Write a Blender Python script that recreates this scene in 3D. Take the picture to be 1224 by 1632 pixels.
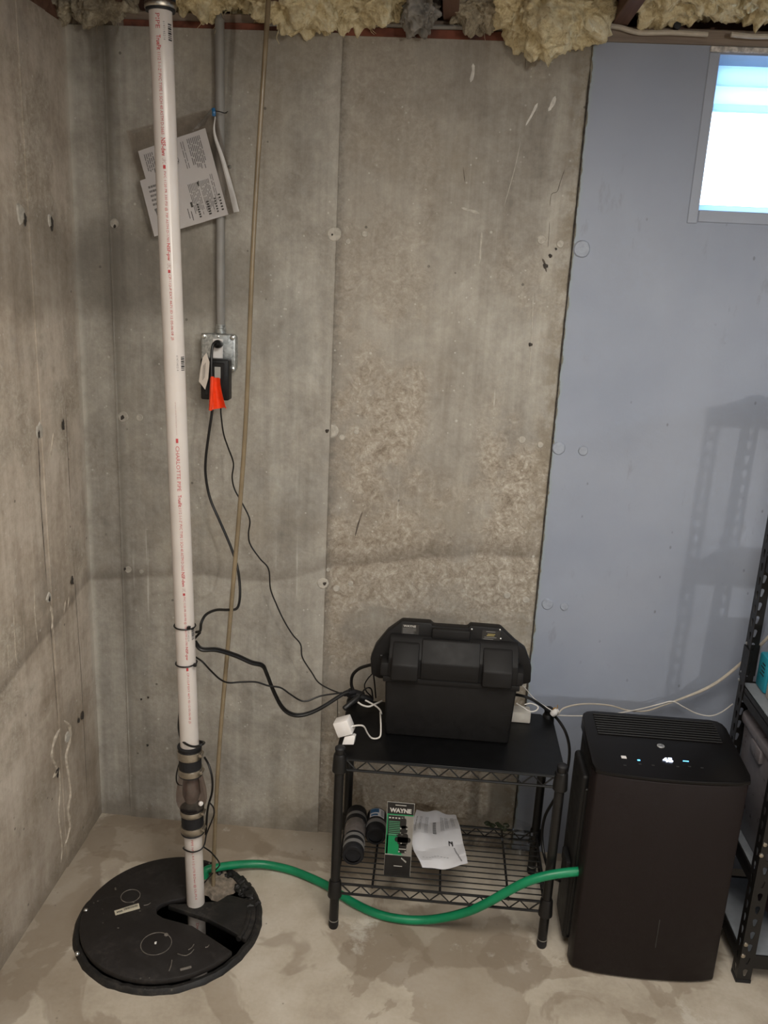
import bpy, bmesh, math, random
from mathutils import Vector, Matrix, noise
random.seed(4)
sc = bpy.context.scene
for o in list(bpy.data.objects):
    bpy.data.objects.remove(o)
COL = sc.collection

# ------------------------------------------------------------------ camera
W, H = 1224, 1632
FPX, PITCH, YAW, ROLL = 1367.95, 0.2716, -0.0585, 0.0496
CAM = Vector((0.9982, -2.3373, 1.7183))
fw = Vector((math.sin(YAW) * math.cos(PITCH), math.cos(YAW) * math.cos(PITCH), -math.sin(PITCH)))
rt0 = Vector((math.cos(YAW), -math.sin(YAW), 0))
up0 = rt0.cross(fw)
RT = rt0 * math.cos(ROLL) + up0 * math.sin(ROLL)
UP = up0 * math.cos(ROLL) - rt0 * math.sin(ROLL)
cd = bpy.data.cameras.new('camera')
cam = bpy.data.objects.new('camera', cd)
COL.objects.link(cam)
cd.sensor_fit = 'VERTICAL'
cd.sensor_height = 24
cd.lens = 24 * FPX / H
cd.clip_start = 0.02
M3 = Matrix((RT, UP, -fw)).transposed()
cam.matrix_world = Matrix.Translation(CAM) @ M3.to_4x4()
sc.camera = cam

# ------------------------------------------------------------------ world, light, exposure
wd = bpy.data.worlds.new('world')
sc.world = wd
wd.use_nodes = True
bg = wd.node_tree.nodes['Background']
bg.inputs[0].default_value = (0.72, 0.87, 1.0, 1)
bg.inputs[1].default_value = 9.0


def area(name, loc, aim, sx, sy, power, col, spread=180):
    l = bpy.data.lights.new(name, 'AREA')
    l.shape = 'RECTANGLE'
    l.size, l.size_y = sx, sy
    l.energy = power
    l.color = col
    l.spread = math.radians(spread)
    o = bpy.data.objects.new(name, l)
    COL.objects.link(o)
    o.location = loc
    d = Vector(aim) - Vector(loc)
    o.rotation_euler = d.to_track_quat('-Z', 'Y').to_euler()
    return o


def bulb(name, loc, r, power, col):
    l = bpy.data.lights.new(name, 'POINT')
    l.shadow_soft_size = r
    l.energy = power
    l.color = col
    o = bpy.data.objects.new(name, l)
    COL.objects.link(o)
    o.location = loc
    return o


area('ceiling_panel_light', (1.2, -1.7, 2.27), (1.2, -1.7, 0), 0.9, 1.1, 46, (1.0, 0.94, 0.85))
bulb('bare_bulb_light', (2.99, -4.0, 1.9), 0.05, 92, (1.0, 0.93, 0.83))
sc.view_settings.view_transform = 'Standard'
sc.view_settings.look = 'None'
sc.view_settings.gamma = 1
sc.view_settings.exposure = 0.0
sc.view_settings.use_curve_mapping = False


def ray(u, v):
    return fw + RT * ((u - W / 2) / FPX) - UP * ((v - H / 2) / FPX)


def PY(u, v, y):                       # where the sight line of a pixel meets the plane y
    d = ray(u, v)
    return CAM + d * ((y - CAM.y) / d.y)


def PZ(u, v, z):
    d = ray(u, v)
    return CAM + d * ((z - CAM.z) / d.z)


def PX(u, v, x):
    d = ray(u, v)
    return CAM + d * ((x - CAM.x) / d.x)


# ------------------------------------------------------------------ materials
class NT:
    def __init__(s, name):
        s.m = bpy.data.materials.new(name)
        s.m.use_nodes = True
        s.t = s.m.node_tree
        s.b = s.t.nodes['Principled BSDF']
        s.out = s.t.nodes['Material Output']

    def n(s, typ, ins=None, **kw):
        nd = s.t.nodes.new(typ)
        for k, v in kw.items():
            setattr(nd, k, v)
        for k, v in (ins or {}).items():
            s.set(nd.inputs[k], v)
        return nd

    def set(s, sock, v):
        if isinstance(v, bpy.types.NodeSocket):
            s.t.links.new(v, sock)
        elif isinstance(v, (tuple, list)) and len(v) == 3 and sock.type == 'RGBA':
            sock.default_value = (*v, 1)
        else:
            sock.default_value = v

    def pos(s):
        return s.n('ShaderNodeTexCoord').outputs['Object']

    def mp(s, v, scale=(1, 1, 1), loc=(0, 0, 0), rot=(0, 0, 0)):
        return s.n('ShaderNodeMapping', {0: v, 1: loc, 2: rot, 3: scale}).outputs[0]

    def noise(s, v, scale, detail=4, rough=.55, dist=0.0):
        return s.n('ShaderNodeTexNoise', {'Vector': v, 'Scale': scale, 'Detail': detail, 'Roughness': rough, 'Distortion': dist}).outputs[0]

    def math(s, op, a, b=0.0, c=0.0, clamp=False):
        return s.n('ShaderNodeMath', {0: a, 1: b, 2: c}, operation=op, use_clamp=clamp).outputs[0]

    def sm(s, v, a, b, x=0.0, y=1.0):
        return s.n('ShaderNodeMapRange', {0: v, 1: a, 2: b, 3: x, 4: y}, interpolation_type='SMOOTHSTEP').outputs[0]

    def mix(s, f, a, b, mode='MIX'):
        nd = s.n('ShaderNodeMix', data_type='RGBA', blend_type=mode)
        s.set(nd.inputs[0], f)
        s.set(nd.inputs[6], a)
        s.set(nd.inputs[7], b)
        return nd.outputs[2]

    def ramp(s, v, stops):
        nd = s.n('ShaderNodeValToRGB', {0: v})
        e = nd.color_ramp.elements
        while len(e) < len(stops):
            e.new(0.5)
        for k, (p, c) in enumerate(stops):
            e[k].position = p
            e[k].color = (*c, 1) if isinstance(c, (tuple, list)) else (c, c, c, 1)
        return nd.outputs[0]

    def bump(s, h, strength=.3, dist=.01, normal=None):
        nd = s.n('ShaderNodeBump', {'Height': h, 'Strength': strength, 'Distance': dist})
        if normal:
            s.set(nd.inputs['Normal'], normal)
        s.t.links.new(nd.outputs[0], s.b.inputs['Normal'])
        return nd.outputs[0]


def plain(name, col, rough=.5, metal=0.0, var=.12, nscale=40, bump=0.0, bscale=300, spec=.5, trans=0.0, ior=1.45, emit=None, alpha=1.0):
    m = NT(name)
    p = m.pos()
    nz = m.noise(p, nscale, 4)
    c = m.mix(m.sm(nz, .3, .7), tuple(max(0, x * (1 - var)) for x in col), tuple(min(1, x * (1 + var)) for x in col))
    m.set(m.b.inputs['Base Color'], c)
    m.set(m.b.inputs['Roughness'], m.sm(nz, .2, .8, max(.02, rough * .88), min(1, rough * 1.12)))
    m.b.inputs['Metallic'].default_value = metal
    m.b.inputs['Specular IOR Level'].default_value = spec
    m.b.inputs['Transmission Weight'].default_value = trans
    m.b.inputs['IOR'].default_value = ior
    m.b.inputs['Alpha'].default_value = alpha
    if emit:
        m.b.inputs['Emission Color'].default_value = (*emit[0], 1)
        m.b.inputs['Emission Strength'].default_value = emit[1]
    if bump:
        m.bump(m.noise(p, bscale, 3), bump, .002)
    return m.m


def concrete_wall(name, left=False):
    m = NT(name)
    p = m.pos()
    xyz = m.n('ShaderNodeSeparateXYZ', {0: p})
    x, y, z = xyz.outputs
    big = m.noise(p, 1.6, 6, .62)
    mid = m.noise(p, 6.5, 8, .68, .4)
    fine = m.noise(p, 48, 6, .68)
    streak = m.noise(m.mp(p, (30, 30, 1.3)), 1, 7, .68)
    if left:
        c0, c1, c2, c3 = (.23, .19, .145), (.385, .325, .262), (.51, .445, .372), (.64, .58, .50)
    else:
        c0, c1, c2, c3 = (.165, .15, .13), (.27, .25, .22), (.365, .345, .305), (.52, .495, .445)
    f = m.math('ADD', m.math('MULTIPLY', big, .32), m.math('MULTIPLY', mid, .30))
    f = m.math('ADD', f, m.math('MULTIPLY', streak, .22))
    f = m.math('ADD', f, m.math('MULTIPLY', fine, .16))
    col = m.ramp(f, [(.36, c0), (.455, c1), (.53, c2), (.64, c3)])
    # yellowish damp tints and grey smears
    col = m.mix(m.sm(m.noise(p, 2.6, 5, .6), .5, .72, 0, .45), col, (.33, .285, .215))
    col = m.mix(m.sm(m.noise(m.mp(p, (1, 1, .8), (5, 1, 2)), 3.4, 6, .65), .52, .70, 0, .45), col, (.20, .185, .165))
    spl = m.noise(p, 30, 10, .75, 1.4)
    spl2 = m.noise(p, 85, 5, .72, .8)
    wv = m.math('ADD', m.math('MULTIPLY', spl, .62), m.math('MULTIPLY', spl2, .38))
    rc = m.ramp(wv, [(.36, (.15, .118, .09)), (.45, (.275, .235, .185)), (.53, (.39, .345, .285)), (.64, (.60, .56, .49))])
    if left:
        where = m.math('MULTIPLY', m.sm(m.noise(p, 2.6, 6, .65), .50, .60), .4)
    else:
        # rougher, browner and spalled right of the second form joint
        xr = m.sm(x, .70, .703)
        low = m.sm(z, 1.95, 1.25)
        k = m.math('ADD', m.math('MULTIPLY', xr, m.math('ADD', m.math('MULTIPLY', low, .42), .12)), .16)
        where = m.math('MULTIPLY', m.sm(m.noise(p, 3.0, 6, .65), .40, .56), k)
        smooth_strip = m.math('MULTIPLY', m.sm(x, .93, .99), m.sm(x, 1.16, 1.08))
        where = m.math('MULTIPLY', where, m.math('SUBTRACT', 1.0, m.math('MULTIPLY', m.math('MULTIPLY', smooth_strip, m.sm(z, 1.05, 1.25)), .8)))
    col = m.mix(m.math('MULTIPLY', where, 1.35, clamp=True), col, rc)
    if not left:
        col = m.mix(m.math('MULTIPLY', xr, m.sm(x, 1.4, .7, .03, .20)), col, (.29, .235, .18))
        edge = m.math('MULTIPLY', m.sm(x, .703, .73, 1, 0), xr)  # shade right of the second joint's step, put into the colour
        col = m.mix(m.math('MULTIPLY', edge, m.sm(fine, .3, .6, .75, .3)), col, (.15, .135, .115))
        pale = m.math('MULTIPLY', m.sm(x, .655, .695), m.sm(x, .699, .7012, 1, 0))
        col = m.mix(m.math('MULTIPLY', pale, m.sm(z, 1.7, 1.0, .03, .25)), col, (.50, .475, .43))
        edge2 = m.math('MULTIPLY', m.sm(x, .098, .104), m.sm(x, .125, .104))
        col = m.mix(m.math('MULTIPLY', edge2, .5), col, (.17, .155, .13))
        edge3 = m.math('MULTIPLY', m.sm(x, 1.24, 1.305), m.sm(m.noise(p, 16, 6, .7), .42, .6))
        col = m.mix(m.math('MULTIPLY', edge3, .6), col, (.20, .165, .115))
    # bright crust at the inside corner
    if left:
        cr = m.sm(y, -.035, -.004)
    else:
        cr = m.sm(x, .02, .003)
    col = m.mix(m.math('MULTIPLY', cr, m.sm(mid, .35, .6, .25, .7)), col, (.54, .51, .45))
    # light specks all over
    sp = m.n('ShaderNodeTexVoronoi', {'Vector': p, 'Scale': 42}).outputs['Distance']
    col = m.mix(m.math('MULTIPLY', m.math('MULTIPLY', m.sm(sp, .07, .13, 1, 0), m.sm(m.noise(p, 8, 3), .5, .56)), .55), col, (.60, .575, .53))
    # white lime runs
    lime = m.math('MULTIPLY', m.sm(m.noise(m.mp(p, (48, 48, 1.3)), 1, 3), .63, .72), m.sm(m.noise(m.mp(p, (4, 4, 3)), 1, 3), .5, .62))
    lz = m.math('MULTIPLY', m.sm(z, .62, .75), m.sm(z, 1.25, .9))
    col = m.mix(m.math('MULTIPLY', m.math('MULTIPLY', lime, .75), m.math('ADD', m.math('MULTIPLY', lz, .8), .2)), col, (.60, .58, .53))
    # the cold joint between two pours
    if left:
        z0 = m.n('ShaderNodeMapRange', {0: y, 1: -.55, 2: 0.0, 3: .71, 4: .80}).outputs[0]
    else:
        xz = m.ramp(m.math('DIVIDE', x, 1.4), [(0, .80), (.21, .834), (.40, .836), (.50, .885), (.73, .945), (.95, .968)])
        z0 = m.n('ShaderNodeSeparateXYZ', {0: xz}).outputs[0]
    wob = m.math('MULTIPLY', m.math('SUBTRACT', m.noise(m.mp(p, (5, 5, 0)), 1, 3), .5), .045)
    d = m.math('SUBTRACT', z, m.math('ADD', z0, wob))
    band = m.math('MULTIPLY', m.sm(d, -.008, .006), m.sm(d, .005, .065, 1, 0))
    col = m.mix(m.math('MULTIPLY', band, m.sm(mid, .25, .7, .62, .3)), col, (.115, .095, .075))
    # dark, ragged smear round the upper tie row near the corner
    dz = m.math('DIVIDE', m.math('SUBTRACT', z, 1.69), .13)
    dh = m.math('DIVIDE', m.math('ADD', y, .22), .30) if left else m.math('DIVIDE', m.math('SUBTRACT', x, .20), .30)
    rr = m.math('ADD', m.math('MULTIPLY', dz, dz), m.math('MULTIPLY', dh, dh))
    rr = m.math('ADD', rr, m.math('MULTIPLY', m.math('SUBTRACT', m.noise(p, 4.5, 5, .6), .5), 2.2))
    col = m.mix(m.sm(rr, .2, 1.6, .42 if left else .55, 0), col, (.12, .105, .085))
    # darker, uneven foot of the wall
    if left:
        ft = m.sm(m.math('ADD', z, m.math('MULTIPLY', m.math('SUBTRACT', big, .5), 1.2)), .15, .62, .38, 0)
        col = m.mix(ft, col, (.19, .145, .10))
    foot = m.sm(m.math('ADD', z, m.math('MULTIPLY', m.math('SUBTRACT', mid, .5), .25)), .0, .10, 1, 0)
    col = m.mix(m.math('MULTIPLY', foot, .5), col, (.15, .125, .095))
    # small dark air holes
    vor = m.n('ShaderNodeTexVoronoi', {'Vector': p, 'Scale': 17}).outputs['Distance']
    hole = m.math('MULTIPLY', m.sm(vor, .05, .075, 1, 0), m.sm(m.noise(p, 5, 2), .5, .56))
    col = m.mix(m.math('MULTIPLY', hole, .7), col, (.09, .08, .07))
    vor2 = m.n('ShaderNodeTexVoronoi', {'Vector': p, 'Scale': 11}).outputs['Distance']
    col = m.mix(m.math('MULTIPLY', m.sm(vor2, .03, .05, 1, 0), .5), col, (.62, .60, .55))
    hgt = m.math('ADD', m.math('MULTIPLY', mid, .6), m.math('ADD', m.math('MULTIPLY', fine, .35), m.math('MULTIPLY', m.math('MULTIPLY', where, wv), .9)))
    rough = .88
    if not left:
        # smooth grey-blue paint right of the third form joint
        ed = m.math('ADD', x, m.math('MULTIPLY', m.math('SUBTRACT', m.noise(p, 22, 4), .5), .022))
        pm = m.sm(ed, 1.3135, 1.3155)
        pc = m.mix(m.sm(m.noise(p, 2.2, 5), .3, .7), (.255, .285, .355), (.305, .335, .405))
        pc = m.mix(m.sm(m.noise(m.mp(p, (3, 3, 1.2)), 1, 5), .5, .75, 0, .35), pc, (.285, .305, .36))
        pv = m.n('ShaderNodeTexVoronoi', {'Vector': m.mp(p, (1, 1, .6)), 'Scale': 21}).outputs['Distance']
        ph = m.math('MULTIPLY', m.sm(pv, .04, .085, 1, 0), m.sm(m.noise(p, 5, 3), .47, .54))
        pc = m.mix(m.math('MULTIPLY', ph, .65), pc, (.13, .135, .15))
        scuff = m.math('MULTIPLY', m.sm(m.noise(m.mp(p, (16, 16, 5)), 1, 6, .7), .58, .68), m.sm(m.noise(p, 3, 3), .48, .58))
        pc = m.mix(m.math('MULTIPLY', scuff, .4), pc, (.20, .215, .235))
        rim = m.math('MULTIPLY', m.sm(ed, 1.325, 1.3155), pm)
        pc = m.mix(m.math('MULTIPLY', rim, .55), pc, (.27, .33, .33))
        # mossy line right at the paint's edge
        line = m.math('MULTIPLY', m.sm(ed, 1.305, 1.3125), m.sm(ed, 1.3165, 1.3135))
        col = m.mix(pm, col, pc)
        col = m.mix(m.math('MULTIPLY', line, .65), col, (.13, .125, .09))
        hgt = m.mix(pm, hgt, m.math('MULTIPLY', mid, .35))
        m.set(m.b.inputs['Roughness'], m.sm(pm, 0, 1, .88, .5))
    else:
        m.b.inputs['Roughness'].default_value = rough
    m.set(m.b.inputs['Base Color'], col)
    m.b.inputs['Specular IOR Level'].default_value = .35
    m.bump(hgt, .55, .007)
    return m.m


def concrete_floor():
    m = NT('floor_concrete')
    p = m.pos()
    big = m.noise(p, 2.2, 6, .6, .4)
    mid = m.noise(p, 9, 6, .6)
    fine = m.noise(p, 90, 4)
    f = m.math('ADD', m.math('MULTIPLY', big, .55), m.math('ADD', m.math('MULTIPLY', mid, .33), m.math('MULTIPLY', fine, .12)))
    col = m.ramp(f, [(.34, (.31, .26, .20)), (.5, (.445, .39, .315)), (.66, (.55, .50, .43))])
    # water stains
    st = m.math('MULTIPLY', m.sm(m.noise(m.mp(p, (1, 1, 1), (3.1, 1.7, 0)), 3.6, 5, .55, .6), .535, .56), .45)
    col = m.mix(st, col, (.215, .165, .115))
    xyz = m.n('ShaderNodeSeparateXYZ', {0: p})
    x, y, z = xyz.outputs
    for (cx, cy, rx, ry, k) in ((.95, -.47, .12, .11, .6), (1.16, -.38, .20, .13, .55), (1.29, -.46, .10, .10, .5), (.24, -.10, .36, .13, .55), (.03, -.5, .10, .5, .5), (.66, -.05, .5, .09, .5)):
        dx = m.math('DIVIDE', m.math('SUBTRACT', x, cx), rx)
        dy = m.math('DIVIDE', m.math('SUBTRACT', y, cy), ry)
        r = m.math('ADD', m.math('MULTIPLY', dx, dx), m.math('MULTIPLY', dy, dy))
        r = m.math('ADD', r, m.math('MULTIPLY', m.math('SUBTRACT', m.noise(p, 11, 5), .5), 1.7))
        col = m.mix(m.math('MULTIPLY', m.sm(r, .8, 1.0, 1, 0), k), col, (.20, .155, .11))
    pale = m.math('MULTIPLY', m.sm(m.noise(m.mp(p, (1, 1, 1), (9, 2, 0)), 6, 6, .7), .60, .70), .5)
    col = m.mix(pale, col, (.60, .57, .51))
    vor = m.n('ShaderNodeTexVoronoi', {'Vector': p, 'Scale': 26}).outputs['Distance']
    col = m.mix(m.math('MULTIPLY', m.math('MULTIPLY', m.sm(vor, .05, .09, 1, 0), m.sm(mid, .5, .6)), .6), col, (.13, .11, .09))
    m.set(m.b.inputs['Base Color'], col)
    m.set(m.b.inputs['Roughness'], m.sm(big, .3, .7, .62, .85))
    m.bump(m.math('ADD', m.math('MULTIPLY', mid, .6), m.math('MULTIPLY', fine, .2)), .3, .006)
    return m.m


def wood(name, a, b, axis='x'):
    m = NT(name)
    p = m.pos()
    s = (2, 30, 30) if axis == 'x' else (30, 2, 30)
    g = m.noise(m.mp(p, s), 1.5, 6, .6, .6)
    m.set(m.b.inputs['Base Color'], m.ramp(g, [(.3, a), (.7, b)]))
    m.b.inputs['Roughness'].default_value = .75
    m.bump(g, .25, .004)
    return m.m


def fluff(name, a, b, c):
    m = NT(name)
    p = m.pos()
    g = m.noise(p, 24, 8, .7, .8)
    g2 = m.noise(p, 160, 5, .7, .6)
    f = m.math('ADD', m.math('MULTIPLY', g, .6), m.math('MULTIPLY', g2, .4))
    m.set(m.b.inputs['Base Color'], m.ramp(f, [(.34, a), (.5, b), (.64, c)]))
    m.b.inputs['Roughness'].default_value = .95
    m.b.inputs['Specular IOR Level'].default_value = .1
    m.bump(f, .9, .012)
    return m.m


def scuffed_black(name, col, dust, rough=.42):
    m = NT(name)
    p = m.pos()
    g = m.noise(p, 9, 6, .65, .5)
    sp = m.noise(p, 70, 5, .7)
    f = m.math('MULTIPLY', m.sm(g, .42, .72), m.sm(sp, .38, .72))
    cc = m.mix(m.math('MULTIPLY', f, .55), col, dust)
    v = m.n('ShaderNodeTexVoronoi', {'Vector': p, 'Scale': 34}).outputs['Distance']
    sel = m.sm(m.noise(p, 6, 3), .52, .6)
    cc = m.mix(m.math('MULTIPLY', m.math('MULTIPLY', m.sm(v, .06, .11, 1, 0), sel), .6), cc, (.22, .20, .17))
    m.set(m.b.inputs['Base Color'], cc)
    m.set(m.b.inputs['Roughness'], m.sm(g, .3, .7, rough, rough + .25))
    m.bump(sp, .15, .002)
    return m.m


def film(name, tint, fac, rough=.12):
    m = NT(name)
    p = m.pos()
    tr = m.n('ShaderNodeBsdfTransparent', {0: tint})
    gl = m.n('ShaderNodeBsdfGlossy', {'Color': (1, 1, 1), 'Roughness': rough})
    nz = m.noise(p, 40, 4)
    mx = m.n('ShaderNodeMixShader', {0: m.math('MULTIPLY', nz, fac * 2), 1: tr.outputs[0], 2: gl.outputs[0]})
    m.t.links.new(mx.outputs[0], m.out.inputs[0])
    return m.m


MT = {}
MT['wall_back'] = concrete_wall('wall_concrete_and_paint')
MT['wall_left'] = concrete_wall('wall_concrete_brown', True)
MT['floor'] = concrete_floor()
MT['room'] = plain('far_wall_concrete', (.36, .33, .29), .9, var=.15, nscale=3)
MT['paint'] = plain('grey_blue_paint', (.30, .33, .40), .5, var=.06, nscale=6)
MT['dirty_white'] = plain('chipped_white_paint', (.55, .52, .49), .7, var=.4, nscale=70)
MT['sill'] = wood('sill_plate_wood', (.10, .045, .03), (.21, .11, .075))
MT['sill_grey'] = wood('weathered_wood', (.16, .12, .095), (.30, .24, .19))
MT['joist'] = wood('joist_wood', (.09, .045, .032), (.16, .085, .06), 'y')
MT['subfloor'] = wood('subfloor_board', (.20, .14, .09), (.32, .24, .16))
MT['red_paint'] = plain('red_primer', (.13, .042, .026), .8, var=.7, nscale=14)
MT['wool'] = fluff('yellow_glass_wool', (.46, .35, .17), (.84, .73, .47), (.95, .90, .70))
MT['wool_grey'] = fluff('dusty_glass_wool', (.20, .175, .14), (.42, .37, .28), (.66, .60, .46))
MT['kraft'] = plain('grey_foil_facing', (.23, .22, .205), .55, var=.3, nscale=25, bump=.4, bscale=60)
MT['pvc'] = plain('white_pvc', (.60, .55, .515), .22, var=.04, nscale=10)
MT['red_ink'] = plain('red_ink', (.42, .045, .05), .6, var=.3, nscale=300)
MT['faint_ink'] = plain('faded_red_ink', (.40, .24, .22), .6, var=.3, nscale=300)
MT['black_ink'] = plain('black_ink', (.03, .03, .03), .6, var=.2)
MT['grey_ink'] = plain('grey_ink', (.20, .20, .21), .6, var=.2)
MT['rubber'] = plain('black_rubber', (.008, .008, .010), .6, var=.25, bump=.15)
MT['black'] = plain('black_plastic', (.008, .0077, .008), .45, var=.2, bump=.12, bscale=700)
MT['cord'] = plain('black_cord', (.006, .0055, .0055), .42, var=.2)
MT['steel'] = plain('stainless_band', (.46, .42, .36), .36, 1.0, var=.15, nscale=60)
MT['galv'] = NT('galvanised_steel')
MT['zinc'] = plain('zinc_plated_steel', (.62, .63, .62), .35, 1.0, var=.15, nscale=50)
MT['conduit'] = plain('grey_pvc_conduit', (.255, .245, .23), .5, var=.07, nscale=20)
MT['smoke'] = film('smoky_clear_plastic', (.74, .67, .66), .12, .16)
MT['frosted'] = plain('frosted_clear_plastic', (.15, .132, .126), .2, var=.15, spec=.6, trans=.25)
MT['flap'] = plain('dark_red_flap', (.055, .022, .018), .5, var=.3, nscale=60)
MT['white'] = plain('white_plastic', (.74, .71, .69), .35, var=.03)
MT['white_cord'] = plain('white_cable', (.62, .59, .55), .45, var=.06)
MT['tan_cord'] = plain('cream_cable', (.50, .45, .38), .5, var=.08)
MT['orange'] = plain('orange_tag_plastic', (.80, .055, .012), .3, var=.12, nscale=60)
MT['tag_paper'] = plain('cream_tag_paper', (.58, .52, .46), .7, var=.05)
MT['paper'] = plain('white_paper', (.66, .655, .68), .75, var=.04, nscale=12)
MT['film'] = film('clear_bag_film', (.86, .84, .82), .05)
MT['neck'] = film('crumpled_neck_film', (.86, .88, .90), .24, .12)
MT['clearbag'] = film('clear_wrap_film', (.86, .87, .86), .10, .08)
MT['zip'] = plain('white_zip_strip', (.50, .48, .46), .4, var=.06)
MT['bluetag'] = plain('blue_film', (.02, .11, .26), .3, var=.3)
MT['greentie'] = plain('dark_green_twist', (.022, .030, .012), .7, var=.5, nscale=120)
MT['hose'] = plain('green_hose', (.004, .20, .085), .38, var=.1, nscale=25)
MT['tube'] = plain('yellowed_vinyl_tube', (.30, .235, .15), .18, var=.15, nscale=14, trans=.35, ior=1.35)
MT['lid'] = scuffed_black('scuffed_black_lid', (.0085, .0068, .0068), (.045, .036, .032))
MT['rim'] = scuffed_black('dirty_black_rim', (.006, .0055, .0055), (.075, .062, .05), .5)
MT['pit'] = plain('pit_dark', (.006, .006, .006), .5)
MT['sticker'] = plain('yellowed_sticker', (.50, .46, .36), .6, var=.08)
MT['scratch'] = plain('pale_scratch', (.13, .115, .10), .7, var=.4, nscale=60)
MT['shelf_black'] = plain('black_epoxy_wire', (.007, .0065, .0065), .4, var=.2)
MT['liner'] = plain('black_shelf_liner', (.003, .003, .0034), .4, var=.15, spec=.3)
MT['box_black'] = plain('battery_box_plastic', (.0085, .0078, .0078), .55, var=.12, spec=.3, bump=.2, bscale=900)
MT['label_dark'] = plain('dark_label', (.028, .027, .026), .4, var=.1)
MT['label_white'] = plain('label_print_white', (.52, .50, .47), .5, var=.05)
MT['label_grey'] = plain('label_print_grey', (.16, .155, .15), .5, var=.05)
MT['label_yellow'] = plain('label_print_yellow', (.34, .28, .10), .5, var=.05)
MT['red_button'] = plain('red_button', (.55, .045, .025), .35, var=.05)
MT['dehum'] = plain('brown_black_front', (.0080, .0042, .0044), .52, spec=.36, var=.08, bump=.25, bscale=800)
MT['dehum_side'] = plain('black_side', (.0055, .005, .005), .55, var=.1, bump=.15, bscale=700)
MT['gloss'] = plain('gloss_black_panel', (.0055, .0048, .005), .34, var=.1, nscale=6, spec=.3)
MT['emblem'] = plain('silver_emblem', (.50, .50, .50), .35, .6, var=.06)
MT['digit'] = plain('white_blue_led', (.2, .25, .6), .5, emit=((.62, .72, 1.0), 9.0))
MT['led'] = plain('blue_led', (.02, .2, .5), .5, emit=((.10, .48, 1.0), 5.0))
MT['rack'] = plain('black_rack_steel', (.008, .0072, .007), .45, .0, var=.2)
MT['board'] = plain('grey_shelf_board', (.19, .205, .225), .6, var=.08)
MT['bin'] = plain('smoky_bin_plastic', (.16, .145, .155), .3, var=.12, trans=.15)
MT['cyan'] = plain('cyan_pack', (.02, .26, .36), .5, var=.06)
MT['cream'] = plain('cream_carton', (.52, .49, .44), .6, var=.05)
MT['tan'] = plain('amber_tape_roll', (.33, .19, .045), .35, var=.1)
MT['purple'] = plain('dark_plum_cloth', (.028, .014, .02), .8, var=.3)
MT['green_print'] = plain('green_carton_print', (.004, .24, .085), .45, var=.05)
MT['green_light'] = plain('pale_green_print', (.10, .36, .20), .5, var=.05)
MT['carton_black'] = plain('black_carton_print', (.014, .013, .013), .4, var=.1)
MT['carton_grey'] = plain('grey_carton_print', (.24, .225, .205), .5, var=.06)
MT['carton_side'] = plain('pale_carton_side', (.36, .35, .32), .6, var=.05)
MT['pale_conc'] = plain('pale_patch_concrete', (.42, .39, .34), .9, var=.15, nscale=90, bump=.5, bscale=150)
MT['patch_paint'] = plain('painted_patch', (.30, .33, .39), .55, var=.1, nscale=60, bump=.4, bscale=150)
MT['hole_dark'] = plain('tie_hole_dark', (.045, .038, .032), .95, var=.5, nscale=140)
MT['crack'] = plain('crack_brown', (.11, .092, .075), .95, var=.6, nscale=30)
MT['lime'] = plain('lime_deposit', (.42, .365, .295), .95, var=.25, nscale=70, bump=.6, bscale=120)
MT['dirt'] = plain('dried_mud', (.20, .165, .13), .95, var=.35, nscale=60, bump=.7, bscale=120)
MT['chalk'] = plain('white_scrape', (.62, .60, .56), .9, var=.15, nscale=60)
MT['vinyl'] = plain('white_vinyl_frame', (.70, .74, .78), .35, var=.03)
MT['well'] = plain('window_well_wall', (.82, .84, .86), .8, var=.04)
g = MT['galv']
_p = g.pos()
_v = g.n('ShaderNodeTexVoronoi', {'Vector': _p, 'Scale': 160}).outputs['Color']
_s = g.n('ShaderNodeSeparateXYZ', {0: _v}).outputs[0]
g.set(g.b.inputs['Base Color'], g.ramp(_s, [(0, (.36, .38, .38)), (1, (.60, .62, .61))]))
g.b.inputs['Metallic'].default_value = .85
g.b.inputs['Roughness'].default_value = .42
MT['galv'] = g.m
gm = bpy.data.materials.new('window_glass')
gm.use_nodes = True
_b = gm.node_tree.nodes['Principled BSDF']
_nz = gm.node_tree.nodes.new('ShaderNodeTexNoise')
_nz.inputs['Scale'].default_value = 4
_tr = gm.node_tree.nodes.new('ShaderNodeBsdfTransparent')
_tr.inputs[0].default_value = (.93, .97, 1, 1)
_gl = gm.node_tree.nodes.new('ShaderNodeBsdfGlossy')
_gl.inputs['Roughness'].default_value = .03
_mx = gm.node_tree.nodes.new('ShaderNodeMixShader')
_mm = gm.node_tree.nodes.new('ShaderNodeMath')
_mm.operation = 'MULTIPLY'
_mm.inputs[1].default_value = .12
gm.node_tree.links.new(_nz.outputs[0], _mm.inputs[0])
gm.node_tree.links.new(_mm.outputs[0], _mx.inputs[0])
gm.node_tree.links.new(_tr.outputs[0], _mx.inputs[1])
gm.node_tree.links.new(_gl.outputs[0], _mx.inputs[2])
gm.node_tree.links.new(_mx.outputs[0], gm.node_tree.nodes['Material Output'].inputs[0])
MT['glass'] = gm
vt = NT('translucent_vinyl')
_n = vt.noise(vt.pos(), 9, 2)
_t = vt.n('ShaderNodeBsdfTranslucent', {0: vt.mix(_n, (.66, .84, 1.0), (.72, .88, 1.0))})
_d = vt.n('ShaderNodeBsdfDiffuse', {0: (.7, .75, .8)})
_x = vt.n('ShaderNodeMixShader', {0: .25, 1: _t.outputs[0], 2: _d.outputs[0]})
vt.t.links.new(_x.outputs[0], vt.out.inputs[0])
MT['vinyl_glow'] = vt.m

# ------------------------------------------------------------------ mesh helpers


def V(*a):
    return Vector(a)


def bm_new():
    return bmesh.new()


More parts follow.
